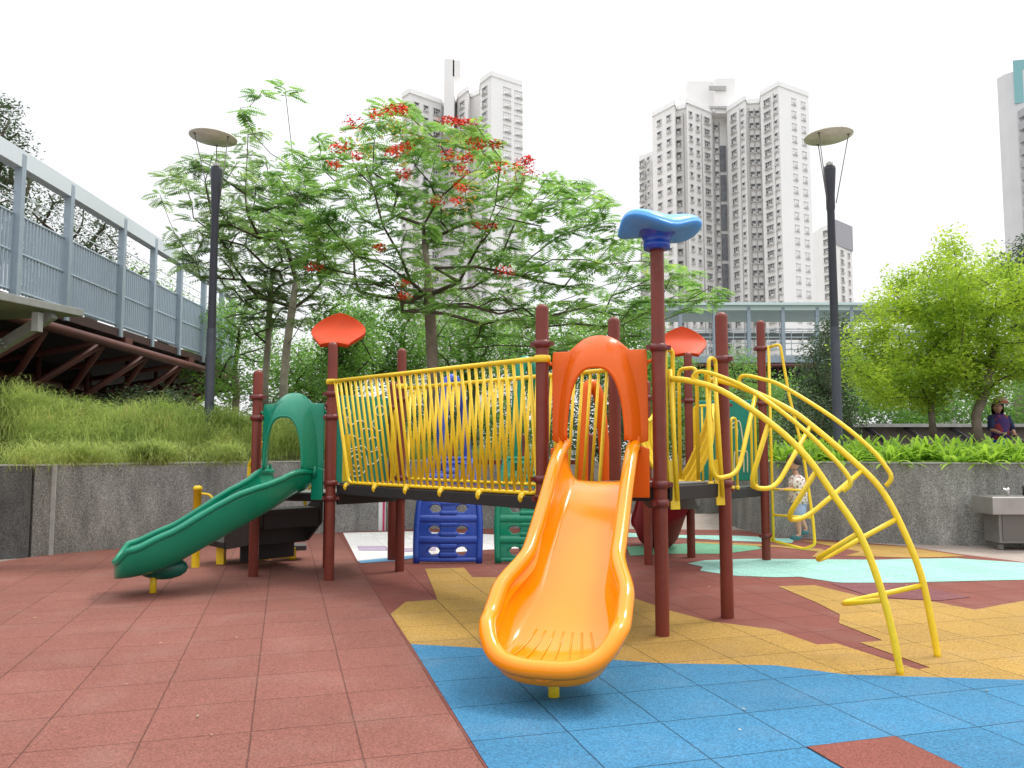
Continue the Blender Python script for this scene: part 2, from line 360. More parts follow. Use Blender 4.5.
ylw = gp([(390.6, 614.4), (406, 602), (437.5, 600), (434, 591), (425, 569), (464, 568), (472.5, 577.5), (560, 578), (600, 584), (624, 595), (670, 611), (712, 622), (775, 630), (817, 645), (837, 644), (918, 670), (930, 668), (860, 643), (883, 641), (839, 623.5), (840, 615), (818, 603.5), (778, 586.5), (815, 585.5), (868, 598.5), (928, 601), (975, 610), (1024, 601), (1150, 590), (1150, 684), (1024, 680.5), (905, 677), (845, 675), (777, 666), (736, 665), (665, 664), (615, 660.5), (480, 648.5), (410.6, 644.5)])
sheet('ochre_patch', ylw, .004, rubY)
blu = gp([(410.6, 644.5), (480, 648.5), (615, 660.5), (665, 664), (736, 665), (777, 666), (845, 675), (905, 677), (1024, 680.5), (1150, 684)]) + [V(9, -3, 0), uvp(4, -14, OYL)]
sheet('blue_patch', [q for q in blu], .004, rubB)
sheet('red_tile_patch', [uvp(7, -2, OYR), uvp(8, -2, OYR), uvp(8, -3, OYR), uvp(7, -3, OYR)], .008, rubR)
sheet('mint_patch', gp([(687.5, 563.7), (705, 560.5), (720, 560), (750, 559), (876, 560), (914, 559), (956, 558.5), (1024, 563), (1120, 567), (1120, 579), (1024, 580), (938, 582), (904, 583), (845, 583), (835, 582.5), (800, 577), (775, 577.5), (735, 576), (700, 571), (703, 567)]), .004, rubT)
sheet('plum_patch', gp([(830, 583.5), (904, 583.5), (971, 597.5), (938, 601), (871, 597)]), .0045, rubP)
sheet('green_patch', gp([(627, 547), (667, 545), (700, 543), (755, 545), (762, 549), (725, 554), (670, 554), (630, 556)]), .004, rubG)
sheet('mint_far_patch', gp([(560, 532), (625, 533), (670, 535), (740, 536), (795, 539), (792, 543), (735, 541), (670, 537.5), (560, 537)]), .004, rubT)
sheet('ochre_far_patch', gp([(800, 540.5), (812, 541), (905, 547), (966, 556.5), (914, 558), (845, 556), (860, 552), (830, 546)]), .004, rubY)
sheet('ochre_ring_patch', gp([(690, 541.5), (760, 544.5), (820, 549), (838, 555), (825, 558), (812, 557), (818, 552), (780, 547.5), (735, 545), (690, 543)]), .005, rubY)
sheet('white_patch', gp([(343, 533), (357.5, 561), (400, 557), (440, 554), (485, 550), (560, 547), (560, 539), (480, 534), (410, 531.5)]), .004, rubW)
sheet('lavender_patch', gp([(357, 546.5), (386, 546.5), (389, 551), (359, 551)]), .008, rubV)
sheet('lavender_patch', gp([(403, 549), (436, 547), (436, 551), (403, 552.5)]), .008, rubV)
sheet('blue_rim_patch', gp([(357.5, 561), (361, 563.5), (395, 561), (425, 556.5), (425, 554.5), (400, 557)]), .0045, rubber('rubber_pale_blue', (.15, .35, .55), OYR))

# ------------------------------------------------------------------ planter walls
def wall(name, pts, h, thick, m, label, cope=M_COPE):
    t = thing(name, label, 'wall', (pts[0][0], pts[0][1], 0))
    P = [Vector((p[0], p[1], 0)) for p in pts]; back = []
    for i, p in enumerate(P):
        d = (P[min(i + 1, len(P) - 1)] - P[max(i - 1, 0)]).normalized(); back.append(p + Vector((-d.y, d.x, 0)) * thick)
    b = MB()
    for i in range(len(P) - 1):
        a, c, e, f = P[i], P[i + 1], back[i + 1], back[i]
        vs = [(q.x, q.y, z) for z in (-.3, h) for q in (a, c, e, f)]
        fs = [(0, 1, 5, 4), (4, 5, 6, 7), (2, 3, 7, 6)] + ([(0, 4, 7, 3)] if i == 0 else []) + ([(1, 2, 6, 5)] if i == len(P) - 2 else [])
        b.add(vs, fs, False)
    b.build('wall_face', m, t)
    c = MB()
    for i in range(len(P) - 1):
        c.beam(P[i] + Vector((0, 0, h + .012)) + (back[i] - P[i]) * .35, P[i + 1] + Vector((0, 0, h + .012)) + (back[i + 1] - P[i + 1]) * .35, thick * .8, .022)
    c.build('coping', cope, t)
    return t
LW = [V(-6.15, 10.3, 0), V(-6.02, 10.5, 0), V(-5.5, 11.1, 0), V(-5.06, 11.57, 0), V(-4.3, 12.25, 0), V(-3.5, 12.9, 0), V(-2.77, 13.32, 0), V(-1.73, 13.75, 0), V(-.6, 14.0, 0), V(.35, 14.1, 0)]
lwt = wall('planter_wall', LW, 1.16, .22, M_WALL, 'grey pebble-dash retaining wall under the feathery green bank behind the green slide')
wall('planter_wall', [V(-11, 8.9), V(-8.2, 9.4), V(-6.17, 10.27)], 1.16, .22, M_WALLD, 'darker end section of the grey retaining wall at the far left')
b = MB(); b.beam(V(-5.99, 10.46, 0), V(-5.99, 10.46, 1.165), .05, .02); b.build('joint_strip', M_COPE, lwt)
RW = [V(4.6, 17.5, 0), V(3.97, 14.6, 0), V(3.95, 13.98, 0), V(4.0, 13.2, 0), V(4.13, 12.62, 0), V(4.55, 12.3, 0), V(5.07, 12.05, 0), V(5.71, 11.75, 0), V(6.5, 11.55, 0), V(7.28, 11.45, 0), V(9, 11.4, 0), V(12, 11.6, 0)]
wall('planter_wall', RW, 1.16, .25, M_WALL, 'curved grey pebble-dash planter wall full of strap-leaved plants on the right')
wall('planter_wall', [V(-.5, 17.6), V(2, 17.2), V(4.45, 17.14)], .36, .3, M_WALL, 'low grey kerb wall seen under the far platform beyond the brick paving')
b = MB(); q0 = A(372.5, 500, 13.55); q1 = A(385.5, 528, 13.55)
t = thing('notice_panel', 'white notice panel with a thin pink stripe against the grey wall under the platform', 'sign', (q0.x, 13.55, 0))
b.box(((q0.x + q1.x) / 2, 13.55, .29), (q1.x - q0.x, .03, .58)); b.build('board', mat('white_board', (.7, .7, .7), .5), t)
b = MB(); b.box((q1.x - .03, 13.53, .29), (.035, .012, .58)); b.build('stripe', mat('magenta_stripe', (.5, .03, .12), .5), t)

# raised beds behind the walls
def bed(name, front, backs, m=M_SOIL):
    P = [[Vector((f[0], f[1], f[2])) * (1 - k / 6) + Vector(bk) * (k / 6) + Vector((0, 0, .06 * math.sin(k * 2.1 + i))) * (0 < k < 6) for k in range(7)] for i, (f, bk) in enumerate(zip(front, backs))]
    b = MB(); b.grid(P); return struct(b.build(name, m))
lf = [V(-11, 9.1, 1.05), V(-8.2, 9.6, 1.05)] + [V(p.x - .1, p.y + .15, 1.05) for p in LW]
bed('bank', lf, [V(-16, 15, 1.9), V(-13, 15.5, 1.9), V(-11, 16, 1.9), V(-10.5, 16.5, 1.8), V(-10, 17, 1.8), V(-9, 18, 1.8), V(-8, 19, 1.7), V(-7, 19.5, 1.6), V(-5, 20, 1.4), V(-3, 20.5, 1.2), V(-1.4, 21, .9), V(.4, 21, .4)])
bed('planting_bed', [V(p.x + .1, p.y + .12, 1.08) for p in RW], [V(6, 30, 1.1), V(6.5, 30, 1.1), V(7, 30, 1.1), V(8, 30, 1.1), V(9, 30, 1.1), V(10, 30, 1.1), V(12, 30, 1.1), V(14, 30, 1.1), V(17, 30, 1.1), V(20, 30, 1.1), V(25, 30, 1.1), V(32, 28, 1.1)])
bed('low_bed', [V(-.5, 17.8, .3), V(2, 17.4, .3), V(4.5, 17.35, .3)], [V(-6, 45, .6), V(3, 45, .6), V(10, 45, .6)])

#@@TOWERS
# ------------------------------------------------------------------ apartment towers
def px_box_mesh(wd, ht, kind):
    """one window as seen on the slab blocks: recessed pane, frame bars, sill and air-conditioner box"""
    fr, pn = MB(), MB()
    pn.box((0, -.02, 0), (wd, .1, ht))
    fr.box((0, -.10, ht / 2), (wd + .25, .3, .14)); fr.box((0, -.13, -ht / 2), (wd + .3, .4, .16))
    fr.box((-wd / 2, -.08, 0), (.1, .2, ht)); fr.box((wd / 2, -.08, 0), (.1, .2, ht))
    if kind == 'bay':
        fr.box((-wd * .17, -.08, 0), (.08, .12, ht)); fr.box((wd * .2, -.08, 0), (.08, .12, ht)); fr.box((0, -.08, ht * .12), (wd, .12, .08))
        fr.box((wd * .3, -.3, -ht * .3), (.55, .45, .45)); fr.box((-wd * .15, -.34, -ht * .42), (wd * .5, .5, .07))
    else:
        fr.box((0, -.08, .05), (wd, .1, .07)); fr.box((.1, -.28, -ht * .28), (.5, .4, .38))
    return fr, pn
def make_window_proto(wd, ht, kind, key):
    fr, pn = px_box_mesh(wd, ht, kind); out = []
    for nm, b, m in (('window', pn, M_GLASS), ('frame', fr, M_WFR)):
        me = bpy.data.meshes.new(nm); me.from_pydata(b.v, [], b.f); me.materials.append(m); out.append(me)
    return out, (fr, pn)
WP = {'big': make_window_proto(1.7, 1.55, 'bay', 'b'), 'small': make_window_proto(.85, 1.25, 's', 's'), 'mid': make_window_proto(1.15, 1.3, 's', 'm')}
class Tower:
    def __init__(s, name, label, loc): s.t = thing(name, label, 'building', loc); s.win = []
    def face(s, p0, p1, cols, ztop, z0, floor=2.55, skip=None):
        """cols: list of (fraction along face, kind)"""
        p0 = Vector(p0); p1 = Vector(p1); d = (p1 - p0); d.z = 0; ang = math.atan2(d.y, d.x)
        for fr, kd in cols:
            z = ztop - 2.2
            while z > z0:
                p = p0 + d * fr; s.win.append((Vector((p.x, p.y, z)), ang, kd)); z -= floor
    def finish(s, lim=100):
        zs = sorted(s.win, key=lambda q: q[0].z if q[0].z > 14 else 900)
        indiv = zs[:lim]; rest = zs[lim:]; org = Vector(s.t['_o'])
        for p, a, kd in indiv:
            (mw, mf), _ = WP[kd]
            o = bpy.data.objects.new('window', mw); C.objects.link(o); o.parent = s.t; o.location = p - org; o.rotation_euler = (0, 0, a)
            f = bpy.data.objects.new('frame', mf); C.objects.link(f); f.parent = o
        if rest:
            gb, fb = MB(), MB()
            for p, a, kd in rest:
                m = Matrix.Translation(p) @ Matrix.Rotation(a, 4, 'Z')
                for dst, src in ((gb, WP[kd][1][1]), (fb, WP[kd][1][0])): dst.add([m @ Vector(v) for v in src.v], src.f, False)
            o = gb.build('window', M_GLASS, s.t, kind='stuff'); fb.build('frame', M_WFR, o, kind='stuff')
def plan(L, yref, ytopref, Yref):
    """edges of a facade from (px, top row): the height is the same everywhere, so the row gives the distance"""
    Z = A(0, ytopref, Yref).z if False else A(L[0][0], ytopref, Yref).z
    return Z
def tower_poly(L, Zt):
    out = []
    for px, py in L:
        d = ray(px, py); t = (Zt - EYE) / d[2]; out.append(Vector((d[0] * t, d[1] * t, 0)))
    return out
# main tower
ZT = A(778, 86, 150).z
tw = Tower('apartment_tower', 'tall pale apartment tower with stepped wings standing right of the blue post cap', (38, 155, 0))
E0 = [(652, 117), (674.5, 105), (676, 110), (686, 108), (686.5, 103), (711, 113), (713, 118), (726, 118), (727, 112), (745, 100), (747, 104), (760, 103), (760.5, 96), (778, 86), (808, 97)]
pl = tower_poly(E0, ZT)
bk = [V(pl[-1].x + 2, 178, 0), V(pl[0].x + 4, 182, 0)]
b = MB(); b.prism([(p.x, p.y) for p in pl + bk], 0, ZT); b.build('wall', M_TOWER, tw.t)
b = MB()
for i in range(len(pl) - 1): b.beam(pl[i] + V(0, -.15, ZT + .45), pl[i + 1] + V(0, -.15, ZT + .45), .35, 1.0)
b.build('parapet', M_TOWW, tw.t)
b = MB(); n_ = (pl[14] - pl[13]).normalized(); nn = Vector((n_.y, -n_.x, 0)) * .08
b.add([pl[13] + nn, pl[14] + nn, pl[14] + nn + V(0, 0, ZT), pl[13] + nn + V(0, 0, ZT)], [(0, 1, 2, 3)], False); b.build('sunlit_wall', M_TOWW, tw.t, solid=.1)  # lighter sheet over the right face: sunlight put into the colour
fc = lambda i, cols: tw.face(pl[i], pl[i + 1], cols, ZT, 5)
fc(0, [(.33, 'mid'), (.75, 'mid')]); fc(2, [(.2, 'mid')]); fc(4, [(.14, 'small'), (.42, 'small'), (.8, 'big')]); fc(6, [(.2, 'small')]); fc(8, [(.38, 'big'), (.85, 'small')])
fc(10, [(.3, 'small'), (.75, 'small')]); fc(12, [(.38, 'big'), (.86, 'small')]); fc(13, [(.48, 'mid'), (.8, 'mid')])
# stair glass strip and drain pipes in the recesses
b = MB(); c0, c1 = pl[6], pl[7]; dd = c1 - c0
for k in range(11):
    b.box((c0 + dd * .68 + V(0, -.2, ZT - 9 - k * 6.4)), (1.15, .3, 5.6))
b.build('stair_glazing', mat('stair_glass', (.17, .18, .20), .3, noise=.3, nscale=.8), tw.t)
b = MB()
for i, fr in ((10, .1), (10, .5), (10, .95), (6, .05), (6, .42), (8, .68), (12, .7), (4, .6), (2, .7)):
    p = pl[i] + (pl[i + 1] - pl[i]) * fr; b.tube([p + V(0, -.2, 3), p + V(0, -.2, ZT - 1)], .09, 6)
b.build('drain_pipe', M_TOWD, tw.t, kind=None)
# lower left wing
ZW = A(652, 150, 166).z; lp = tower_poly([(639, 156), (652, 148)], ZW)
b = MB(); b.prism([(lp[0].x, lp[0].y), (lp[1].x + 2, lp[1].y), (lp[1].x + 4, 185), (lp[0].x * 185 / lp[0].y + .5, 185)], 0, ZW); b.build('side_wing', M_TOWER, tw.t)
tw.face(lp[0], lp[1], [(.25, 'big'), (.75, 'small')], ZW, 5)
# lift core on the roof
b = MB(); q = A(688, 100, 163); q2 = A(736, 100, 163); qm = A(716, 100, 163); zt = A(688, 79, 163).z
b.box(((q.x + qm.x) / 2, 168, (ZT + zt) / 2), (qm.x - q.x, 8, zt - ZT)); zt2 = A(730, 76.5, 161).z
b.box(((qm.x + q2.x) / 2 - .3, 167, (ZT + zt2) / 2), (q2.x - qm.x, 9.6, zt2 - ZT + .4)); b.build('lift_core', M_TOWER, tw.t)
b = MB(); qq = A(719, 100, 161)
for dz, w_ in ((-2.1, 3.6), (-6.3, 4.2)):
    b = MB(); b.box((qq.x, 162, zt2 + dz), (w_, .4, .9 if dz > -3 else .5)); b.build('roof_louvre', M_TOWD, tw.t)
tw.finish()
# left tower behind the flame tree
ZL = A(491, 76, 150).z
tl = Tower('apartment_tower', 'pale apartment tower with narrow lift shaft rising behind the red flowers', (-8, 155, 0))
pl = tower_poly([(402, 98), (410, 93), (441, 104), (443, 108), (457, 106), (457.5, 99), (468, 91), (470, 98), (480, 94), (480.5, 84), (491, 76), (522, 86)], ZL)
b = MB(); b.prism([(p.x, p.y) for p in pl + [V(pl[-1].x + 1, 180, 0), V(pl[0].x + 3, 185, 0)]], 0, ZL); b.build('wall', M_TOWER, tl.t)
b = MB(); n_ = (pl[11] - pl[10]).normalized(); nn = Vector((n_.y, -n_.x, 0)) * .08
b.add([pl[10] + nn, pl[11] + nn, pl[11] + nn + V(0, 0, ZL), pl[10] + nn + V(0, 0, ZL)], [(0, 1, 2, 3)], False); b.build('sunlit_wall', M_TOWW, tl.t, solid=.1)  # right face again carries its sunlit brightness as a lighter colour
b = MB()
for i in range(len(pl) - 1): b.beam(pl[i] + V(0, -.15, ZL + .45), pl[i + 1] + V(0, -.15, ZL + .45), .35, 1.0)
b.build('parapet', M_TOWW, tl.t)
fl = lambda i, cols: tl.face(pl[i], pl[i + 1], cols, ZL, 25)
fl(1, [(.2, 'mid'), (.5, 'mid'), (.85, 'big')]); fl(3, [(.3, 'small'), (.7, 'small')]); fl(5, [(.5, 'big')]); fl(9, [(.45, 'big')]); fl(10, [(.5, 'big'), (.87, 'big')]); fl(0, [(.5, 'mid')])
q = A(444, 60, 158); q2 = A(459, 60, 158); zt = A(450, 59, 158).z
b = MB(); b.box(((q.x + q2.x) / 2 - .5, 163, (ZL + zt) / 2 - 4), (q2.x - q.x - 1, 9, zt - ZL + 8.5)); b.box((q2.x - .5, 160, zt - (zt - ZL) / 2 + 2), (1.6, 3, zt - ZL - 4)); b.build('lift_core', M_TOWER, tl.t)
tl.finish()
# small far block right, and tower at the right edge
ts = Tower('apartment_tower', 'small distant grey-topped apartment block beside the right lamp post', (80, 215, 0))
ZS = A(840, 222, 215).z; a0, a1, a2 = A(821, 222, 220), A(836, 222, 215), A(851, 222, 222)
b = MB(); b.prism([(a0.x, 220), (a1.x, 215), (a2.x, 222), (a2.x, 240), (a0.x, 240)], 0, ZS); b.build('wall', M_TOWER, ts.t)
b = MB(); b.prism([(a1.x - .2, 214.6), (a2.x + .2, 221.6), (a2.x + .2, 230), (a1.x, 230)], ZS - 6.5, ZS + .6); b.build('roof_box', mat('roof_box_grey', (.33, .33, .36), .7), ts.t)
ts.face(V(a0.x, 220, 0), V(a1.x, 215, 0), [(.3, 'big'), (.75, 'mid')], ZS, 5); ts.face(V(a1.x, 215, 0), V(a2.x, 222, 0), [(.3, 'big'), (.75, 'mid')], ZS - 6, 5)
ts.finish(60)
tr = Tower('apartment_tower', 'slim apartment tower with rounded teal corner and grey bays at the right edge', (100, 155, 0))
ZR = A(1014, 72, 160).z; a0 = A(1007, 100, 160).x
pts = [(a0, 163), (a0 + .4, 161), (a0 + 1.6, 159.6), (a0 + 3, 159), (a0 + 14, 157), (a0 + 26, 180), (a0 * 180 / 163 + .5, 180)]
b = MB(); b.prism(pts, 0, ZR); b.build('wall', mat('edge_tower_render', (.60, .60, .61), .8, noise=.05, nscale=.2), tr.t)
b = MB(); b.prism([(a0 + 1.2, 159.4), (a0 + 14, 156.7), (a0 + 24, 175), (a0 + 9, 170)], ZR - 7, ZR + 2.2); b.build('teal_crown', M_TEAL, tr.t)
for k in range(14):
    b = MB(); z = ZR - 9.5 - k * 2.62; b.box((a0 + 4.1, 158.2, z), (4.6, 2.4, 1.6)); b.build('bay', mat('bay_grey', (.36, .36, .37), .6), tr.t)
tr.finish()

#@@BRIDGES
# ------------------------------------------------------------------ distant covered footbridge (right)
def XA(px, Y): return A(px, 447, Y).x
Yb = 38.0
t = thing('covered_footbridge', 'long covered footbridge with pale teal roof in front of the tall tower', 'footbridge', (14, Yb, 0))
zb = lambda y: A(760, y, Yb).z
x0, x1 = XA(640, Yb), XA(985, Yb)
b = MB(); b.box(((x0 + x1) / 2, Yb + 1, zb(309.5)), (x1 - x0, 3.6, .34)); b.box(((x0 + x1) / 2, Yb - .75, zb(307.3)), (x1 - x0 + .2, .5, .12)); b.build('roof', mat('pale_teal_roof', (.60, .74, .74), .35), t)
b = MB(); b.box(((x0 + x1) / 2, Yb + 1, zb(361)), (x1 - x0, 3.4, .3)); b.build('deck', M_BRG, t)
b = MB(); b.box(((x0 + x1) / 2, Yb + 1.3, zb(373)), (x1 - x0, 2.6, .75)); b.build('underside', M_DARK, t)
b = MB(); b.tube([V(x0, Yb - .7, zb(367)), V(x1, Yb - .7, zb(367))], .09, 8)
for k in range(24):
    xx = x0 + (x1 - x0) * k / 23; b.tube([V(xx, Yb - .6, zb(367)), V(xx + .35, Yb - .2, zb(384))], .05, 6)
b.tube([V(x0, Yb, zb(385)), V(x1, Yb, zb(385))], .08, 8); b.build('truss', M_RUST, t)
for px in range(679, 985, 34):
    b = MB(); b.beam(V(XA(px, Yb), Yb - .72, zb(363)), V(XA(px, Yb), Yb - .72, zb(310)), .16, .16); b.build('column', M_BRG, t)
b = MB()
for y in (331, 333.5, 339, 345, 351, 357): b.box(((x0 + x1) / 2, Yb - .6, zb(y)), (x1 - x0, .05, .05))
k = x0
while k < x1: b.box((k, Yb - .6, zb(345)), (.03, .03, 1.2)); k += .55
b.build('railing', mat('rail_metal', (.45, .5, .52), .4), t)
b = MB(); b.box(((x0 + x1) / 2, Yb + 2.6, zb(329)), (x1 - x0, .08, .35)); b.build('handrail_band', mat('band_grey', (.3, .31, .31), .5), t)
for px in (700, 840, 960):
    b = MB(); b.beam(V(XA(px, Yb), Yb + 1.4, 0), V(XA(px, Yb), Yb + 1.4, zb(370)), .8, .8); b.build('pier', M_TOWD, t)

# ------------------------------------------------------------------ rust-red elevated walkway (left)
edge = smooth([V(-8.9, 6, 0), V(-8.95, 10, 0), V(-9.0, 14, 0), V(-9.1, 17.5, 0), V(-9.25, 21, 0), V(-9.4, 24.5, 0), V(-9.9, 28, 0), V(-11.6, 31.5, 0), V(-15, 35.5, 0), V(-19, 37, 0)], 6)
def inset(d, z):
    out = []
    for i, p in enumerate(edge):
        q = (edge[min(i + 1, len(edge) - 1)] - edge[max(i - 1, 0)]).normalized(); out.append(Vector((p.x - q.y * d, p.y + q.x * d, z)))
    return out
t = thing('elevated_walkway', 'curved elevated walkway with blue-grey slatted railing over dark rust-red steel trusses', 'footbridge', (-9, 14, 0))
def ribbon(o1, z1, o2, z2):
    return [inset(o1, z1), inset(o2, z1), inset(o2, z2), inset(o1, z2)]
b = MB(); rr = ribbon(.05, 4.15, 5, 3.95); b.grid([list(x) for x in zip(*rr)], True); b.sm = [False] * len(b.f); b.build('deck', M_DARK, t)
b = MB(); rr = ribbon(-.02, 4.14, .12, 3.96); b.grid([list(x) for x in zip(*rr)], True); b.sm = [False] * len(b.f); b.build('deck_edge', M_RUSTD, t)
b = MB(); b.tube(inset(-.12, 3.72), .10, 10); b.build('edge_pipe', M_RUST, t)
low = [Vector((p.x, p.y, 2.15 + max(0, (i - 26)) * .055)) for i, p in enumerate(inset(1.6, 0))]
b = MB(); b.tube(low, .17, 10); b.build('lower_pipe', M_RUST, t)
b = MB(); b.tube(inset(3.6, 3.2), .12, 8); b.tube(inset(3.4, 1.7), .14, 8); b.build('inner_pipe', M_RUST, t)
ep = inset(-.05, 3.72); ip = inset(3.6, 3.2)
for k in range(2, len(edge) - 6, 4):
    b = MB(); b.tube([ep[k], low[k + 2]], .075, 8); b.build('brace', M_RUST, t)
    b = MB(); b.tube([low[k + 2], ep[k + 4]], .075, 8); b.build('brace', M_RUST, t)
    b = MB(); b.tube([low[k + 2], ip[k + 1]], .06, 8); b.tube([ep[k], ip[k + 1]], .07, 8); b.build('brace', M_RUST, t)
    b = MB(); b.tube([low[k + 2] + V(-.4, 0, -2), low[k + 2] + V(-.4, 0, 1.8)], .06, 8); b.build('hanger', M_RUST, t)
for k in range(6, len(edge) - 4, 7):
    b = MB(); b.box(ep[k] + V(-.12, 0, .16), (.3, .35, .2)); b.build('bracket', M_RUST, t)
b = MB(); rr = ribbon(4.6, 4.0, 5.2, -1); b.grid([list(x) for x in zip(*rr)], True); b.build('added_dark_backing', M_DARK, t)  # dark wall added to block light so the space under the deck stays dark
# railing
cum = [0]
for i in range(1, len(edge)): cum.append(cum[-1] + (edge[i] - edge[i - 1]).length)
def at_len(L, d, z):
    for i in range(1, len(cum)):
        if cum[i] >= L: break
    f = (L - cum[i - 1]) / (cum[i] - cum[i - 1]); f = min(max(f, 0), 1); P = inset(d, z); return P[i - 1].lerp(P[i], f)
inz = inset(0, 0)
def eL(L, d=0):
    for i in range(1, len(cum)):
        if cum[i] >= L: break
    f = min(max((L - cum[i - 1]) / (cum[i] - cum[i - 1]), 0), 1); p = edge[i - 1].lerp(edge[i], f); q = (edge[i] - edge[i - 1]).normalized()
    return Vector((p.x - q.y * d, p.y + q.x * d, 0))
for L in [1.6, 3.4, 5.2, 6.9, 8.2, 9.9, 12.3, 14.1, 15.9, 17.8, 19.7, 21.5, 23.4, 25.3, 27.2, 29]:
    p = eL(L); b = MB(); b.beam(p + V(0, 0, 3.95), p + V(0, 0, 6.75), .14, .12); b.build('rail_post', M_BRG, t)
b = MB(); rr = ribbon(-.06, 6.82, .16, 6.5); b.grid([list(x) for x in zip(*rr)], True); b.sm = [False] * len(b.f); b.build('top_beam', M_BRW, t)
b = MB()
L = .2
while L < cum[-1] - .2:
    p = eL(L, .06); b.beam(p + V(0, 0, 4.2), p + V(0, 0, 5.62), .038, .04); L += .11
for z in (4.24, 4.95, 5.64): b.tube(inset(.06, z), .03, 6)
b.build('slat_panel', M_BRG, t)
b = MB()
for z in (5.85, 6.05): b.tube(inset(.06, z), .012, 5)
b.build('cable', M_BRW, t)
# stair canopy at the far left edge
t = thing('stair_canopy', 'grey slab canopy with slatted underside and a slanting strut at the left edge', 'canopy', (-9, 12, 0))
b = MB(); b.prism([(-7.55, 11.4), (-7.1, 13.05), (-13, 14.2), (-13, 12.0)], 3.56, 3.68); b.build('slab', M_SLAB, t, bevel=.01)
b = MB()
for k in range(12): b.beam(V(-7.9 - k * .02, 11.55 + k * .1, 3.50 - k * .045), V(-13, 12.6 + k * .12, 3.50 - k * .045), .05, .03)
b.build('slats', M_SLAB, t)
b = MB(); b.beam(V(-7.35, 12.6, 3.53), V(-9.3, 12.9, 2.45), .12, .16); b.beam(V(-7.42, 12.3, 3.5), V(-7.42, 12.3, 3.2), .1, .14); b.build('strut', M_SLAB, t)
b = MB(); b.beam(V(-9.1, 12.9, 0), V(-9.1, 12.9, 3.56), .2, .2); b.build('post', M_SLAB, t)

# low grey pavilion wall behind right bed
t = thing('low_pavilion', 'long low grey-brown shelter wall with raking struts behind the right planting bed', 'shelter', (14, 24, 0))
Yp = 24.0
b = MB(); b.box((XA(945, Yp), Yp + .3, A(900, 433, Yp).z - .25), (XA(1060, Yp) - XA(840, Yp), .3, .9)); b.build('panel', mat('warm_grey_panel', (.20, .17, .15), .8, noise=.2), t)
b = MB(); b.box((XA(945, Yp), Yp + .1, A(900, 425.5, Yp).z), (XA(1060, Yp) - XA(838, Yp), .7, .1)); b.build('top_edge', M_COPE, t)
for px in (866, 905, 950, 1000):
    b = MB(); b.beam(V(XA(px, Yp), Yp - .05, A(900, 427, Yp).z), V(XA(px + 14, Yp), Yp - .6, A(900, 445, Yp).z), .12, .12); b.build('strut', M_DARK, t)

# ------------------------------------------------------------------ lamp posts
def lamp(px, Y, tilt, label):
    x = XA(px, Y); t = thing('street_lamp', label, 'lamp post', (x, Y, 1.0)); s = 1 if px < 500 else 1.03
    zt = 6.08 if px < 500 else 6.02; xd = x + (-.07 if px < 500 else .0)
    b = MB(); b.lathe((x, Y, 0), [(.074, .9), (.074, 3.35)], 16); b.build('lower_pole', M_POLE2, t)
    b = MB(); b.lathe((x, Y, 0), [(.066, 3.35), (.060, zt - .75), (.070, zt - .7), (.070, zt - .5), (.080, zt - .35), (.098, zt - .05), (.09, zt), (.0, zt)], 16); b.build('upper_pole', M_POLE, t)
    b = MB(); zd = zt + .52; n = 32
    m = Matrix.Translation((xd, Y, zd)) @ Matrix.Rotation(R(-1), 4, 'X') @ Matrix.Rotation(tilt, 4, 'Y')
    P = [[m @ Vector((r * math.cos(2 * math.pi * j / n), r * math.sin(2 * math.pi * j / n), z)) for j in range(n)] for r, z in ((0.001, .05), (.2, .045), (.385, .012), (.39, 0), (.385, -.012), (.22, -.02), (.215, -.03), (.001, -.03))]
    b.grid(P, True); b.build('reflector_disc', M_DISC, t)
    for k in range(3):
        a = R(100 + 120 * k); b = MB(); e = m @ Vector((.31 * math.cos(a), .31 * math.sin(a), -.01))
        b.tube([V(x + .085 * math.cos(a), Y + .085 * math.sin(a), zt - .62), e], .008, 6); b.sphere(e, .03, 8); b.build('stay_rod', M_STEELD, t)
    b = MB(); b.lathe((x, Y, 0), [(.0, zt), (.05, zt), (.06, zt + .06), (.0, zt + .1)], 12); b.build('lamp_head', mat('lamp_lens', (.5, .5, .45), .2), t)
lamp(208, 13.0, R(3), 'dark lamp post with flat round disc top at the left beside the walkway')
lamp(838.5, 12.8, R(-2), 'dark lamp post with flat round disc top at the right beside the tower')

#@@PLAY
# ------------------------------------------------------------------ play structure
TT = 44.2; S = .914
P2 = V(-1.93, 8.51, 0); P4 = P2 + S * dr(TT); PB = P2 + S * dr(TT + 60); P1 = P2 + S * dr(TT + 120); P3 = PB + S * dr(TT)
P6 = V(1.12, 6.04, 0); P7 = P6 + S * dr(TT); P5 = P6 + S * dr(TT + 120); P9 = P5 + S * dr(TT)
P8 = V(3.17, 10.04, 0); P11 = P8 + S * dr(TT + 120); P10 = P11 - S * dr(TT); PO = P8 - S * dr(TT)
ZA, ZB, ZC = .91, 1.11, .91
ps = thing('play_structure', 'maroon-posted playground climbing structure with yellow barred bridge, orange slide and green slide', 'playground set', (0, 8, 0))
PR = .0525
def clamp(p, z, par, m=M_CLAMP):
    b = MB(); b.lathe((p.x, p.y, 0), [(PR, z - .028), (PR + .012, z - .028), (PR + .014, z), (PR + .012, z + .028), (PR, z + .028)], 16)
    b.box((p.x, p.y, z), (.19, .03, .035), R(rnd.uniform(-40, 40))); b.build('clamp', m, par)
def post(p, h, zs, capped=True):
    b = MB(); prof = [(PR, -.05), (PR, h - .03)] + [(PR * math.cos(a), h - .03 + .045 * math.sin(a)) for a in (R(25), R(50), R(75), R(89))]
    b.lathe((p.x, p.y, 0), prof, 20); o = b.build('post', M_POST, ps)
    for z in zs: clamp(p, z, o)
    return o
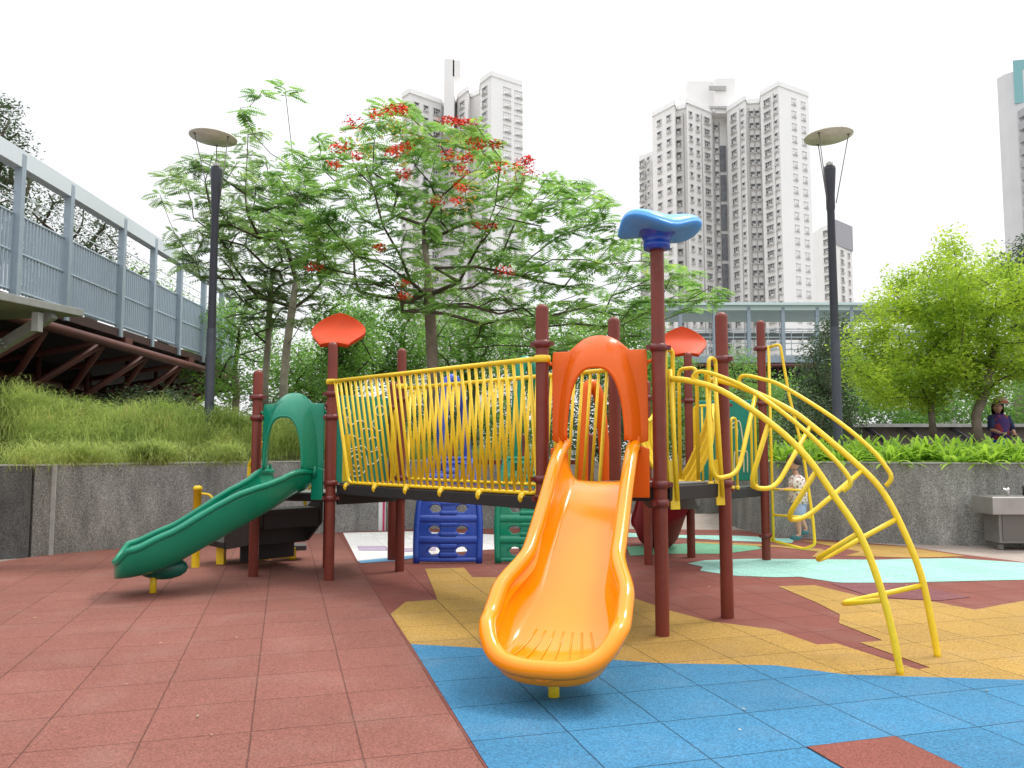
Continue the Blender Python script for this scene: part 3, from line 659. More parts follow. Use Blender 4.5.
o1 = post(P1, 2.24, [1.95, 1.72, .98, .86]); o2 = post(P2, 2.52, [1.97, 1.72, 1.02, .86]); post(PB, 1.95, [1.9, .86]); post(P3, 2.22, [1.9, .86]); post(P4, 2.53, [1.95, 1.05, .83])
post(P5, 2.53, [2.22, 1.15, 1.0]); o6 = post(P6, 2.98, [2.16, 1.12, .98]); post(P7, 2.53, [2.14, 1.1]); post(P9, 2.53, [2.1, 1.05])
post(P8, 3.0, [2.65, 1.95, .3]); post(P10, 2.2, [2.0, .9]); o11 = post(P11, 2.62, [2.0, .9]); post(PO, 2.3, [1.9, .9])
def cap(p, z, m, size, tilt, az, wave, par, label):
    """wavy three-lobed hollow plastic cushion on a collar"""
    M = Matrix.Translation((p.x, p.y, z)) @ Matrix.Rotation(tilt, 4, 'Y'); P = []
    for side_ in (1, -1):
        for i in range(14):
            r = math.sin(math.pi / 2 * i / 13) if side_ > 0 else math.sin(math.pi / 2 * (13 - i) / 13)
            r = max(r, .003); row = []
            for j in range(60):
                a = 2 * math.pi * j / 60; rad = size * (1 + .09 * math.cos(3 * (a - az))) * r
                zc = wave * r ** 1.6 * math.cos(3 * (a - az) + .9) - .02 * r * r
                row.append(M @ Vector((rad * math.cos(a), rad * math.sin(a) * .95, zc + side_ * .068 * (1 - r ** 4) ** .5)))
            P.append(row)
    b = MB(); b.grid(P, True); return b.build('post_cap', m, par, label=label)
def shield(p, z, m, par, wd, ht, lean, label):
    """petal-shaped plastic cap: wavy shield rising backwards from the post top"""
    P = []
    for i in range(15):
        v = i / 14; row = []
        # half width along the height: narrow foot, wide shoulders, rounded peak
        hw = wd / 2 * (.50 + .50 * math.sin(v / .46 * math.pi / 2) ** 1.3) if v < .46 else wd / 2 * (1 - ((v - .46) / .54) ** 1.6) ** .75
        hw = max(hw, .004)
        for j in range(17):
            u = -1 + j / 8; x = u * hw; zz = ht * v - .02 * abs(u) ** 2 * (1 - v)
            y = lean * v + .09 * (u * hw / wd * 2) ** 2 + .10 * math.sin(v * math.pi) * math.cos(u * math.pi / 2 * .9)
            row.append(Vector((p.x + x, p.y + y + .01, z + zz - .06)))
        P.append(row)
    b = MB(); b.grid(P); return b.build('post_cap', m, par, label=label, solid=.045, bevel=.012)
shield(P2, 2.57, M_RED, o2, .60, .40, .34, 'orange-red petal-shaped cap')
shield(P11, 2.67, M_RED, o11, .62, .42, .36, 'orange-red petal-shaped cap')
cap(P6, 3.115, M_BLC, 0.32, R(2), R(120), .038, o6, 'wavy light blue cap')
b = MB(); b.lathe((P6.x, P6.y, 0), [(.055, 2.92), (.10, 2.925), (.105, 2.97), (.095, 2.98), (.12, 3.03), (.17, 3.07)], 24); b.build('cap_collar', M_BLU, o6)

# decks
def deck(poly, z, th=.09):
    c = sum(poly, Vector()) / len(poly); b = MB(); b.prism([tuple((p + (c - p).normalized() * .05)[:2]) for p in poly], z - th, z); o = b.build('deck', M_BLK, ps, bevel=.008)
    b = MB(); b.prism([tuple((p + (c - p).normalized() * .07)[:2]) for p in poly], z + .001, z + .006); b.build('deck_top', mat('deck_top', (.17, .19, .17), .6, noise=.2), o)
    return o
deck([P2, P4, P3, PB], ZA); deck([P1, P2, PB], ZA); deck([P6, P7, P9, P5], ZB, .12); deck([P10, PO, P8, P11], ZC)
for a, c, z in ((P6, P7, ZB - .015), (P7, P9, ZB - .015), (P2, P4, ZA - .02), (P8, PO, ZC - .02)):
    b = MB()
    n = (c - a).normalized(); o_ = Vector((n.y, -n.x, 0)) * .02
    b.beam(a + n * .07 + o_ + V(0, 0, z - .045), c - n * .07 + o_ + V(0, 0, z - .045), .04, .11)
    b.build('deck_rim', M_BLK, ps, bevel=.006)
# bridge
def barrier(a, c, inn, z1, z0, nb, r=.0135, ends=.07):
    """long yellow railing: bars spread from a narrow bottom rail to the top rail"""
    d = (c - a).normalized(); L = (c - a).length; b = MB()
    top = [a + d * .0 + V(0, 0, z1), c + V(0, 0, z1)]
    b.tube(top, .021, 10)
    lo = [a + d * .13 + V(0, 0, z1), a + d * .23 + inn + V(0, 0, z0), c - d * .12 + inn + V(0, 0, z0), c - d * .10 + V(0, 0, z1)]
    b.tube(rounded(lo, .07, 5), .017, 10)
    for k in range(1, nb):
        s_ = k / nb; p0 = a + d * (.13 + (L - .23) * s_) + V(0, 0, z1); p1 = a + d * (.23 + (L - .35) * s_) + inn + V(0, 0, z0)
        b.tube([p0, p1], r, 7)
    return b.build('barrier', M_YEL, ps, label='yellow railing of many thin bars')
bn = dr(TT); bd = (P5 - P2).normalized(); side = dr(TT)
n_off = -side * .045
barrier(P2 + n_off, P5 + n_off, side * .12, 2.10, 1.03, 31, .014)
barrier(P4 - n_off * .6, P9 - n_off * .6, -side * .10, 2.08, 1.05, 30, .014)
b = MB(); a0 = P2 + side * .10; c0 = P5 + side * .10; wv = side * (S - .2)
b.add([p + V(0, 0, z) for z in (.92, 1.0) for p in (a0, c0, c0 + wv, a0 + wv)], [(0, 3, 2, 1), (4, 5, 6, 7), (0, 1, 5, 4), (1, 2, 6, 5), (2, 3, 7, 6), (3, 0, 4, 7)], False)
br = b.build('bridge_floor', M_BLK, ps)
b = MB()
for k in range(30):
    p = a0 + (c0 - a0) * ((k + .5) / 30); b.beam(p + V(0, 0, 1.012), p + wv + V(0, 0, 1.012), .075, .02)
b.build('floor_slats', mat('brown_slat', (.10, .055, .05), .6, noise=.2), br)
b = MB()
for s_ in (.03, -.03): pass
b.beam(P2 + side * .06 + bd * .05 + V(0, 0, .955), P5 + side * .06 - bd * .05 + V(0, 0, .955), .04, .10)
b.beam(P4 - side * .06 + bd * .05 + V(0, 0, .955), P9 - side * .06 - bd * .05 + V(0, 0, .955), .04, .10); b.build('bridge_beam', M_BLK, ps, bevel=.006)
for q in (P2, P5, P4, P9):
    b = MB(); b.lathe((q.x, q.y, 0), [(PR, 2.07), (PR + .014, 2.075), (PR + .016, 2.10), (PR + .014, 2.125), (PR, 2.13)], 16); b.build('rail_collar', M_YEL, ps)
for k in range(6):
    p = P2 + n_off + side * .10 + bd * (.22 + k * .52) + V(0, 0, .99); b = MB(); b.sphere(p, (.035, .03, .045), 10); b.sphere(p + V(0, -.03, 0), .014, 8); b.build('lug', M_YEL, ps)

def slide(path, zb, wf, hf, m, label, tip0, nst=52, leg=None, ribs=True, rim=.034, flat=.66):
    """moulded chute: bed, rising side walls, rolled rim that closes round the front"""
    cum = [0]
    for i in range(1, len(path)): cum.append(cum[-1] + (path[i] - path[i - 1]).length)
    LT = cum[-1]
    def pos(d):
        i = 1
        while i < len(cum) - 1 and cum[i] < d: i += 1
        f = (d - cum[i - 1]) / (cum[i] - cum[i - 1]); t_ = (path[min(i + 1, len(path) - 1)] - path[max(i - 2, 0)]).normalized(); return path[i - 1].lerp(path[i], f), t_
    def it(tab, d):
        for (a, va), (c, vc) in zip(tab, tab[1:]):
            if d <= c: f = max(0, (d - a) / (c - a)); f = f * f * (3 - 2 * f); return va + (vc - va) * f
        return tab[-1][1]
    def itl(tab, d):
        xs = [q[0] for q in tab]; ys = [q[1] for q in tab]; return float(np.interp(d, xs, ys))
    ds = [LT * tip0 * i / (nst * .6) for i in range(int(nst * .6))]
    ds += [LT * (tip0 + (1 - tip0) * math.sin(math.pi / 2 * i / (nst * .4))) for i in range(int(nst * .4) + 1)]
    P = []; MM = 30
    # smooth bed profile
    def zbed(d): return sum(itl(zb, min(max(d + o_, 0), LT)) for o_ in (-.12, -.06, 0, .06, .12)) / 5
    for d in ds:
        p, t_ = pos(d); lat = Vector((t_.y, -t_.x, 0)); wd = it(wf, d); h = it(hf, d)
        if d > LT * tip0:
            q = (d / LT - tip0) / (1 - tip0); wd *= max(1 - q ** 2.9, 0) ** .42; wd = max(wd, .004)
        z = zbed(d); row = []
        for j in range(MM + 1):
            u = -1 + 2 * j / MM; au = abs(u)
            if au < .4: l = au / .4 * flat; zz = .012 * (au / .4) ** 2
            else: k = (au - .4) / .6; l = flat + (1 - flat) * math.sin(k * math.pi / 2); zz = .012 + (h - .012) * (1 - math.cos(k * math.pi / 2)) ** .9
            if d > LT * tip0: zz = zz * 1.0
            row.append(p + lat * (math.copysign(l, u) * wd) + V(0, 0, z + zz))
        P.append(row)
    b = MB(); b.grid(P); o = b.build('slide', m, ps, label=label, solid=.022, off=0)
    rimp = [r[0] for r in P] + [r[-1] for r in P][::-1]
    # thin out near-coincident points at the tip
    rp = [rimp[0]]
    for q in rimp[1:]:
        if (q - rp[-1]).length > .018: rp.append(q)
    # outward flare of the roll
    b = MB(); b.tube(rp, rim, 12); b.build('rolled_rim', m, o)
    # outer skirt under the rim
    sk = []
    for q in rp:
        c_, t_ = pos(min(LT * .93, max(0, 0)))
        sk.append(q)
    b = MB(); rows = []
    kk = len(rp); cen = sum(rp, Vector()) / kk
    for i, q in enumerate(rp):
        t_ = (rp[min(i + 1, kk - 1)] - rp[max(i - 1, 0)]).normalized(); n_ = Vector((-t_.y, t_.x, 0))
        n_.normalize(); 
        inw = (cen - q); inw.z = 0; inw.normalize(); c2 = inw * .02; rows.append([q + V(0, 0, -rim * .4) + c2 * .3, q + V(0, 0, -rim * 1.1) + c2, q + V(0, 0, -rim * 1.7) + c2 * 2.4])
    b.grid(rows); b.build('skirt', m, o, solid=.035, bevel=.008)
    if ribs:
        b = MB()
        for k in range(-3, 4):
            u = k / 3.6
            ii = None
            pts_ = []
            for row in P[int(len(P) * .62):]:
                # walk down each station and stop at the rim
                p_ = (row[0] + row[-1]) / 2; half = (row[-1] - row[0]).length / 2
                pass
            dt0 = LT * .72
            for f in range(9):
                d = dt0 + (LT * .985 - dt0) * f / 8; c_, t_ = pos(d); lat = Vector((t_.y, -t_.x, 0))
                wd = it(wf, d) * (max(1 - ((max(d / LT, tip0) - tip0) / (1 - tip0)) ** 2.9, 0) ** .42)
                l = u * (.20 + .17 * f / 8)
                if abs(l) > wd * .84: break
                kx = abs(l) / max(wd, .01); hz = it(hf, d)
                zz = .012 * (kx / flat) ** 2 if kx < flat else .012 + (hz - .012) * (1 - math.cos(math.asin(min((kx - flat) / (1 - flat), 1)))) ** .9
                pts_.append(c_ + lat * l + V(0, 0, zbed(d) + zz + .014))
            if len(pts_) > 2: b.tube(pts_, .0065, 6)
            # knob on the rim above each rib
            best = min(rp[kk // 4: 3 * kk // 4], key=lambda q: abs((q - pos(LT)[0]).dot(Vector((pos(LT)[1].y, -pos(LT)[1].x, 0))) - u * .37) + .2 * (q - pos(LT)[0]).length)
            b.sphere(best + V(0, 0, .022), (.012, .040, .026), 8)
        b.build('lip_ribs', m, o)
    if leg:
        b = MB(); b.tube([V(leg[0], leg[1], -.02), V(leg[0], leg[1], leg[2])], .032, 12); b.build('support_leg', M_YEL, o)
    return o
# hood over a slide entrance
def hood(a, c, z0, m, label, outn, scale=1.0, gap=.07):
    d = (c - a).normalized(); L = (c - a).length; mid = (a + c) / 2; hw = L / 2 - gap - .015
    n = 40; rows = []
    def arch(q, wdt, zt, zb_):          # q 0..1 from left foot over the top to right foot
        t_ = math.pi * (1 - q); x = math.copysign(abs(math.cos(t_)) ** .72, math.cos(t_)) * wdt; z = zb_ + (zt - zb_) * math.sin(t_) ** .95; return x, z
    ztop, zpan = z0 + .80, z0 + .70
    front, mid1, back, outer = [], [], [], []
    for i in range(n + 1):
        q = i / n
        x, z = arch(q, hw * .62, z0 + .56, z0 - .0); front.append(mid + d * x + outn * .20 + V(0, 0, z))
        x2, z2 = arch(q, hw * .70, z0 + .70, z0 - .0); mid1.append(mid + d * x2 + outn * .13 + V(0, 0, z2))
        x3, z3 = arch(q, hw * .84, ztop, z0 - .02); back.append(mid + d * x3 + outn * .02 + V(0, 0, z3))
        # outer panel outline: the rectangle, with the arch top standing proud of it
        xx = max(-hw, min(hw, x3 * 1.6)); 
        if q < .22: xo, zo = -hw, z0 + (zpan - z0) * (q / .22)
        elif q > .78: xo, zo = hw, z0 + (zpan - z0) * ((1 - q) / .22)
        else: xo = -hw + 2 * hw * (q - .22) / .56; zo = max(zpan, (z3 + .012) if abs(x3) < hw * .6 else zpan)
        outer.append(mid + d * xo + V(0, 0, zo))
    legs = []
    for i, row in enumerate(zip(front, mid1, back, outer)): rows.append(list(row))
    b = MB(); b.grid(rows); o = b.build('hood', m, ps, label=label, solid=.03, bevel=.008)
    b = MB(); b.tube(front, .016, 8); b.build('hood_lip', m, o)
    for sx in (-1, 1):
        b = MB(); p = mid + d * (sx * hw * .78); b.tube([p + outn * .05 + V(0, 0, z0 - .08), p + outn * .05 + V(0, 0, z0 + .03)], .03, 10)
        b.build('hood_foot', m, o); b = MB()
        b.tube([mid + d * (sx * hw) + V(0, 0, z0 + .6), mid + d * (sx * (L / 2 - .04)) + V(0, 0, z0 + .62)], .014, 8)
        b.build('hood_bolt', m, o)
    return o
# cheek panels joining chute and posts below the hood
def cheeks(a, c, z0, z1, m, outn, inw, par):
    d = (c - a).normalized(); L = (c - a).length
    for s_, p in ((1, a), (-1, c)):
        b = MB(); p0 = p + d * s_ * .075; p1 = p + d * s_ * inw
        b.add([p0 + outn * .03 + V(0, 0, z0), p1 + outn * .03 + V(0, 0, z0), p1 + outn * .03 + V(0, 0, z1), p0 + outn * .03 + V(0, 0, z1 - .05)], [(0, 1, 2, 3)], False)
        b.build('side_panel', m, par, solid=.03, bevel=.008)
ON = dr(TT + 210)       # outward direction of both slide edges
m56 = (P5 + P6) / 2
path = [m56 + ON * (k * .1) for k in range(21)]; path = [q for q in path if (q - m56).length <= 1.94]
so_ = slide(path, [(0, 1.13), (.12, 1.12), (.25, 1.05), (1.38, .27), (1.55, .19), (1.97, .155)], [(0, .27), (.5, .275), (1.05, .285), (1.45, .385), (1.97, .40)], [(0, .30), (.3, .30), (1.0, .25), (1.4, .29), (1.65, .22), (1.93, .05), (1.97, .045)], M_ORG, 'glossy orange slide', .80, rim=.050, leg=(.235, 4.59, .14))
hood(P5, P6, 1.45, M_ORD, 'deep orange arched hood', ON)
cheeks(P5, P6, 1.02, 1.44, M_ORD, ON, .21, so_)
m12 = (P1 + P2) / 2
bz = []
B0, B1, B2, B3 = m12, m12 + ON * .62, V(-2.95, 7.98, 0), V(-3.74, 7.60, 0)
for i in range(41):
    t_ = i / 40; bz.append((1 - t_) ** 3 * B0 + 3 * t_ * (1 - t_) ** 2 * B1 + 3 * t_ * t_ * (1 - t_) * B2 + t_ ** 3 * B3)
LTg = sum((bz[i + 1] - bz[i]).length for i in range(40))
so_ = slide(bz, [(0, .93), (.12, .92), (.25, .86), (LTg - .45, .25), (LTg - .25, .20), (LTg, .17)], [(0, .26), (.8, .27), (LTg - .4, .32), (LTg, .34)], [(0, .21), (.35, .30), (.8, .36), (LTg - .4, .33), (LTg - .12, .27), (LTg, .15)], M_GRN, 'curved green slide', .86, rim=.032, flat=.42, leg=(-3.46, 7.79, .2), ribs=False)
b = MB(); b.sphere((-3.40, 7.84, .235), (.25, .13, .115), 16); b.build('foot_moulding', mat('dark_green_plastic', (.004, .12, .085), .35), so_)
hood(P1, P2, 1.17, M_GRN, 'green arched hood', ON)
cheeks(P1, P2, .84, 1.22, M_GRN, ON, .21, so_)
# wine-red slide running away from the far deck
NW = dr(86); mB = (P10 + P11) / 2
path = [mB + NW * (k * .1) for k in range(19)]
slide(path, [(0, .93), (.15, .9), (1.3, .25), (1.8, .18)], [(0, .27), (1.8, .33)], [(0, .25), (1.4, .22), (1.75, .06), (1.8, .05)], M_WINE, 'dark wine-red slide going away under the far deck', .85, ribs=False)
lw_ = dr(86 - 90); rows = [[mB + NW * (.06 + .12 * i) + lw_ * (.31 * math.cos(a)) + V(0, 0, 1.02 - .062 * i - (.50 - .012 * i) * math.sin(a) ** .8) for a in (math.pi * q / 16 for q in range(17))] for i in range(12)]
cN = mB + NW * .06 + V(0, 0, 1.0); rows = [[cN.lerp(p, .02) for p in rows[0]], [cN.lerp(p, .6) for p in rows[0]]] + rows
b = MB(); b.grid(rows); b.build('slide_belly', M_WINE, ps, solid=.02)

# arch climber
ac = MB()
def on_plane(px, py, p0, p1):
    """where the sight line meets the upright plane through p0 and p1"""
    d = Vector(ray(px, py)); e = (p1 - p0); n_ = Vector((-e.y, e.x, 0)); t_ = (p0 - V(0, 0, 0)).dot(n_) / d.dot(n_)
    return Vector((d.x * t_, d.y * t_, EYE + d.z * t_))
F1, F2 = V(2.41, 5.03, 0), V(2.85, 5.45, 0)
QA = P6 + dr(TT) * .10 + dr(TT - 90) * .02; QB = P7 - dr(TT) * .10 + dr(TT - 90) * .02
ra = smooth([on_plane(*q, QA, F1) for q in ((671, 379), (690, 381), (722, 391), (769, 422), (805, 455), (833, 494), (859, 533), (878, 580), (892, 630), (901, 676))], 5)
rb = smooth([on_plane(*q, QB, F2) for q in ((708, 380), (725, 382), (756, 393), (790, 410), (811, 425), (850, 458), (880, 488), (902, 527), (921, 575), (932, 625), (938, 658))], 5)
acr = MB(); acr.tube(ra, .0225, 12); acl = acr.build('arch_climber', M_YEL, ps, label='yellow arched ladder of two bent tubes')
b = MB(); b.tube(rb, .0225, 12); b.build('side_rail', M_YEL, acl)
def pick(rail, px, py):
    q = None; bd_ = 1e9
    for p in rail:
        dx = p - V(0, 0, EYE); c_, s_ = math.cos(PITCH), math.sin(PITCH); dep = dx.y * c_ + dx.z * s_; u = 512 + FPX * dx.x / dep; v_ = 384 - FPX * (dx.z * c_ - dx.y * s_) / dep
        e = (u - px) ** 2 + (v_ - py) ** 2
        if e < bd_: bd_, q = e, p
    return q
back = dr(TT + 90)
for (ap, bp, va, vb, da) in (((708, 386), (757, 394), (712, 480), (738, 474), .05), ((769, 422), (811, 425), (749, 488), (775, 489), .10), ((819, 474), (859, 468), (785, 521), (806, 518), .18), ((859, 533), (899, 523), (815, 560), (824, 558.5), .32), ((886, 597), (922, 582), (842, 604), (846, 602), .34)):
    a_, b_ = pick(ra, *ap), pick(rb, *bp)
    va3 = A(va[0], va[1], a_.y + da); vb3 = A(vb[0], vb[1], min(b_.y, a_.y + .2) + da)
    b = MB(); b.tube(rounded([a_, va3, vb3, b_], .13, 9), .0175, 10); b.build('rung', M_YEL, acl)
ha = smooth([on_plane(*q, QA, F1) for q in ((693, 380), (694, 375), (702, 371.5), (722, 377), (752, 391), (796, 423), (832, 457), (848, 476), (850, 485), (843, 491))], 5)
b = MB(); b.tube(ha, .0155, 10); b.build('hand_loop', M_YEL, acl)
hb = smooth([on_plane(*q, QB, F2) for q in ((739, 384), (740, 378), (746, 375.5), (762, 379), (782, 386), (832, 417), (870, 448), (888, 470), (891, 479), (886, 486))], 5)
b = MB(); b.tube(hb, .0155, 10); b.build('hand_loop', M_YEL, acl)
# hand loops at the climber entrance
def loop(p, dirv, w_, z0, z1, r=.016, par=None, bars=0, name='hand_loop'):
    b = MB(); b.tube(rounded([p + V(0, 0, z0), p + V(0, 0, z1), p + dirv * w_ + V(0, 0, z1), p + dirv * w_ + V(0, 0, z0)], .06, 6), r, 10)
    b.sphere(p + V(0, 0, z0), r * 1.9, 8); b.sphere(p + dirv * w_ + V(0, 0, z0), r * 1.9, 8)
    for k in range(bars):
        q = p + dirv * (w_ * (k + 1) / (bars + 1)); b.tube([q + V(0, 0, z0), q + V(0, 0, z1 - .01)], r * .8, 8)
    return b.build(name, M_YEL, par or ps)
loop(P6 + dr(TT) * .09, dr(TT), .10, 1.1, 2.16)
loop(P7 - dr(TT) * .10, -dr(TT), .11, 1.1, 2.14); loop(P7 - dr(TT) * .08 + dr(TT + 90) * .2, dr(TT + 90), .18, 1.1, 2.08)
for p in (P6 + dr(TT) * .12, P7 - dr(TT) * .15):
    b = MB(); b.beam(p + dr(TT - 90) * .05 + V(0, 0, .93), p + dr(TT - 90) * .03 + V(0, 0, 1.3), .07, .02); b.tube([p + dr(TT - 90) * .07 + V(0, 0, 1.0), p + dr(TT - 90) * .02 + V(0, 0, 2.0)], .018, 8); b.build('bracket_plate', M_YEL, ps)
# rib-barred link from front deck to far deck
ld = (P10 - P9).normalized()
b = MB(); wv = (P7 - P9) * .52; a0 = P9 + (P7 - P9) * .19; c0 = P10 + (P7 - P9) * .19; K = 12
rows = []
for i in range(K + 1):
    f = i / K; z = ZB + (ZC - ZB) * f - .16 * math.sin(f * math.pi); p = a0.lerp(c0, f); rows.append([p + V(0, 0, z - .05), p + wv + V(0, 0, z - .05)])
b.grid(rows); lk = b.build('link_floor', M_BLK, ps, solid=.05)
for ft, fb in ((.14, .44), (.86, .56)):
    b = MB(); K = 20; hi, lo = [], []
    for i in range(K + 1):
        f = i / K; sag = math.sin(f * math.pi)
        hi.append(P9.lerp(P7, ft).lerp(P10.lerp(PO, ft), f) + V(0, 0, 2.02 - .12 * f - .28 * sag)); lo.append(P9.lerp(P7, fb).lerp(P10.lerp(PO, fb), f) + V(0, 0, 1.10 - .12 * f - .10 * sag))
    b.tube(lo, .018, 8); b.tube(hi, .022, 8); ow = (P7 - P9).normalized() * (.10 if ft > .5 else -.10)
    for k in range(1, 14):
        i0 = int(k * 20 / 14); b.tube(smooth([hi[i0], hi[i0].lerp(lo[i0], .35) + ow * .9, hi[i0].lerp(lo[i0], .75) + ow * .6, lo[i0]], 5), .016, 7)
    b.build('barrier', M_YEL, ps, label='yellow railing of curved rib-like bars')
# yellow panels and loops near the decks
loop(P4 + dr(TT + 60) * .12, dr(TT + 60), .16, .92, 1.85); loop(P3 - dr(TT + 60) * .12, -dr(TT + 60), .16, .92, 1.85)
for p in (P4 + dr(TT + 60) * .20, P3 - dr(TT + 60) * .20):
    b = MB(); b.beam(p + V(0, 0, .95), p + V(0, 0, 1.75), .10, .015); b.build('entry_plate', M_YEL, ps)
loop(PO + dr(TT) * .14, dr(TT), .12, .92, 1.75); loop(P8 - dr(TT) * .30, dr(TT), .1, .92, 1.8); loop(PO + dr(TT) * .02 - dr(TT - 90) * .1, dr(TT + 100), .3, .92, 1.9, bars=2)
b = MB(); q_ = A(346.5, 455, 8.95); b.box((q_.x, 8.95, 1.28), (.085, .02, .52)); b.build('entry_plate', M_YEL, ps)
# green play panels
def panel(a, c, z0, z1, drawing, label):
    d = (c - a).normalized(); L = (c - a).length; n_ = Vector((d.y, -d.x, 0))
    if n_.y > 0: n_ = -n_
    b = MB(); b.beam(a + d * .09 + V(0, 0, (z0 + z1) / 2), c - d * .09 + V(0, 0, (z0 + z1) / 2), .03, z1 - z0); o = b.build('play_panel', M_GRN2, ps, label=label, bevel=.01)
    b = MB()
    for ln in drawing: b.tube([a + d * (L * q[0]) + n_ * .018 + V(0, 0, z0 + (z1 - z0) * q[1]) for q in (ln if len(ln) < 3 else [(v.x, v.y) for v in smooth([V(*q, 0) for q in ln], 6)])], .009, 6)
    b.build('engraved_lines', M_CREAM, o)
    return o
def circ(x, y, r, a0=0, a1=360, n=12, asp=.9): return [(x + r * math.cos(R(a0 + (a1 - a0) * k / n)), y + r * asp * math.sin(R(a0 + (a1 - a0) * k / n))) for k in range(n + 1)]
maze = [circ(.40, .22, .17), circ(.40, .22, .11, 40, 330), circ(.40, .22, .05, 200, 500), circ(.24, .80, .06), circ(.76, .84, .07), circ(.66, .45, .08, -60, 200), [(.2, .45), (.3, .55), (.45, .5), (.5, .62), (.66, .6)], [(.24, .74), (.3, .66), (.45, .72), (.55, .66)], [(.7, .75), (.64, .68), (.72, .6), (.82, .62)], [(.3, .38), (.5, .42), (.6, .35), (.75, .38)], [(.56, .2), (.7, .22), (.8, .32)]]
panel(PB, P3, .98, 2.02, maze, 'green maze game panel with cream engraved loops')
gir = [[(.60, .10), (.61, .30), (.63, .36), (.74, .36), (.78, .34), (.78, .10)], [(.66, .10), (.67, .28), (.73, .28), (.73, .10)], [(.63, .36), (.66, .62), (.62, .66), (.56, .64), (.57, .68), (.64, .73), (.70, .70), (.74, .36)]]
panel(P11, P8, .98, 2.0, gir, 'green game panel with a cream engraved giraffe')
b = MB(); b.beam(PO + dr(TT + 118) * .12 + V(0, 0, 1.45), P8 + dr(TT + 150) * .3 + V(0, 0, 1.45), .025, .95); 
# loop ladder on the right-hand post of the far deck
lad = MB(); ldv = dr(TT - 90); q0 = P8 + ldv * .02
def lp_(px, py): return on_plane(px, py, P8 + V(.03, 0, 0), P8 + V(.03, 0, 0) + ldv)
lo = [lp_(*q) for q in ((766, 345), (780, 344), (789, 395), (803, 452), (813, 520), (815, 545), (804, 549), (770, 540))]
lad.tube(rounded([V(P8.x + .07, P8.y - .05, 2.66)] + lo[1:], .05, 6) + [V(P8.x + .07, P8.y - .05, .28)], .0175, 10); lado = lad.build('loop_ladder', M_YEL, ps, label='yellow bent-tube loop ladder')
b = MB(); b.tube([V(P8.x + .075, P8.y - .06, .25), V(P8.x + .075, P8.y - .06, 2.68)], .0175, 10); b.build('side_rail', M_YEL, lado)
def edge_pt(z):
    for a_, c_ in zip(lo[1:], lo[2:]):
        if (a_.z - z) * (c_.z - z) <= 0: return a_.lerp(c_, (z - a_.z) / (c_.z - a_.z))
for z in (.88, .56):
    b = MB(); b.tube([V(P8.x + .075, P8.y - .06, z), edge_pt(z)], .015, 8); b.build('rung', M_YEL, lado)
# stairs
sn = dr(TT + 90); sa = P1; sb_ = PB; sdv = (PB - P1).normalized()
st = MB()
for k in range(3):
    z = ZA - .2 * (k + 1); c_ = (P1 + PB) / 2 + sn * (.16 + .27 * k); st.beam(c_ - sdv * .34 + V(0, 0, z - .03), c_ + sdv * .34 + V(0, 0, z - .03), .30, .06)
    st.beam(c_ - sn * .13 - sdv * .34 + V(0, 0, z - .12), c_ - sn * .13 + sdv * .34 + V(0, 0, z - .12), .03, .2)
sto = st.build('stairs', M_BLK, ps, label='black moulded steps', bevel=.008)
for s_ in (-1, 1):
    b = MB(); c_ = (P1 + PB) / 2 + sdv * (s_ * .37)
    pts = [c_ + V(0, 0, ZA - .02), c_ + sn * .9 + V(0, 0, .36), c_ + sn * .9 + V(0, 0, .2), c_ + sn * .3 + V(0, 0, .3), c_ + V(0, 0, ZA - .38)]
    b.add([p for p in pts], [(0, 1, 2, 3, 4)], False); b.build('stringer', M_BLK, sto, solid=.03)
b = MB(); c_ = (P1 + PB) / 2 + sn * 1.15; b.beam(c_ - sdv * .40 + V(0, 0, .25), c_ + sdv * .34 + V(0, 0, .25), .55, .07); b.build('landing', M_BLK, sto, bevel=.008)
for q in (-.3, .3):
    b = MB(); b.beam(c_ + sdv * q + V(0, 0, 0), c_ + sdv * q + V(0, 0, .22), .09, .09); b.build('step_leg', M_YEL, sto)
b = MB(); s0 = G(279, 560); s1 = G(306, 559); b.beam(s0 + V(0, 0, .155), s1 + V(0, 0, .155), .3, .06); b.build('low_step', mat('grey_step', (.10, .09, .09), .7), sto, bevel=.006)
b = MB(); b.beam(V(-2.62, 9.75, .13), V(-3.1, 9.6, .13), .04, .12); b.build('step_leg', M_YEL, sto)
for mm_ in ((s0 + s1) / 2, G(262, 560)): b = MB(); b.tube([mm_, mm_ + V(0, 0, .14)], .045, 10); b.build('step_leg', M_YEL, sto)
for s_ in (-1, 1):
    c_ = (P1 + PB) / 2 + sdv * (s_ * .36); b = MB()
    b.tube(rounded([c_ + V(0, 0, 1.42), c_ + sn * .04 + V(0, 0, 1.46), c_ + sn * .36 + V(0, 0, 1.20), c_ + sn * .36 + V(0, 0, .62)], .05, 5), .019, 10)
    b.tube([c_ + V(0, 0, 1.44), c_ + V(0, 0, .90)], .019, 10); b.tube([c_ + sn * .02 + V(0, 0, 1.1), c_ + sn * .36 + V(0, 0, .84)], .014, 8); b.build('handrail', M_YEL, sto)
hp = V(-3.70, 9.42, 0); b = MB(); b.lathe((hp.x, hp.y, 0), [(.045, 0), (.045, .90), (.052, .90), (.052, .935), (.03, .95), (0, .95)], 14); hpo = b.build('grab_post', M_YEL, ps)
b = MB(); b.tube(rounded([hp + V(.03, 0, .86), hp + V(.17, .02, .84), hp + V(.17, .02, .42), hp + V(.03, 0, .40)], .07, 6), .014, 8); b.build('grab_loop', M_YEL, hpo)

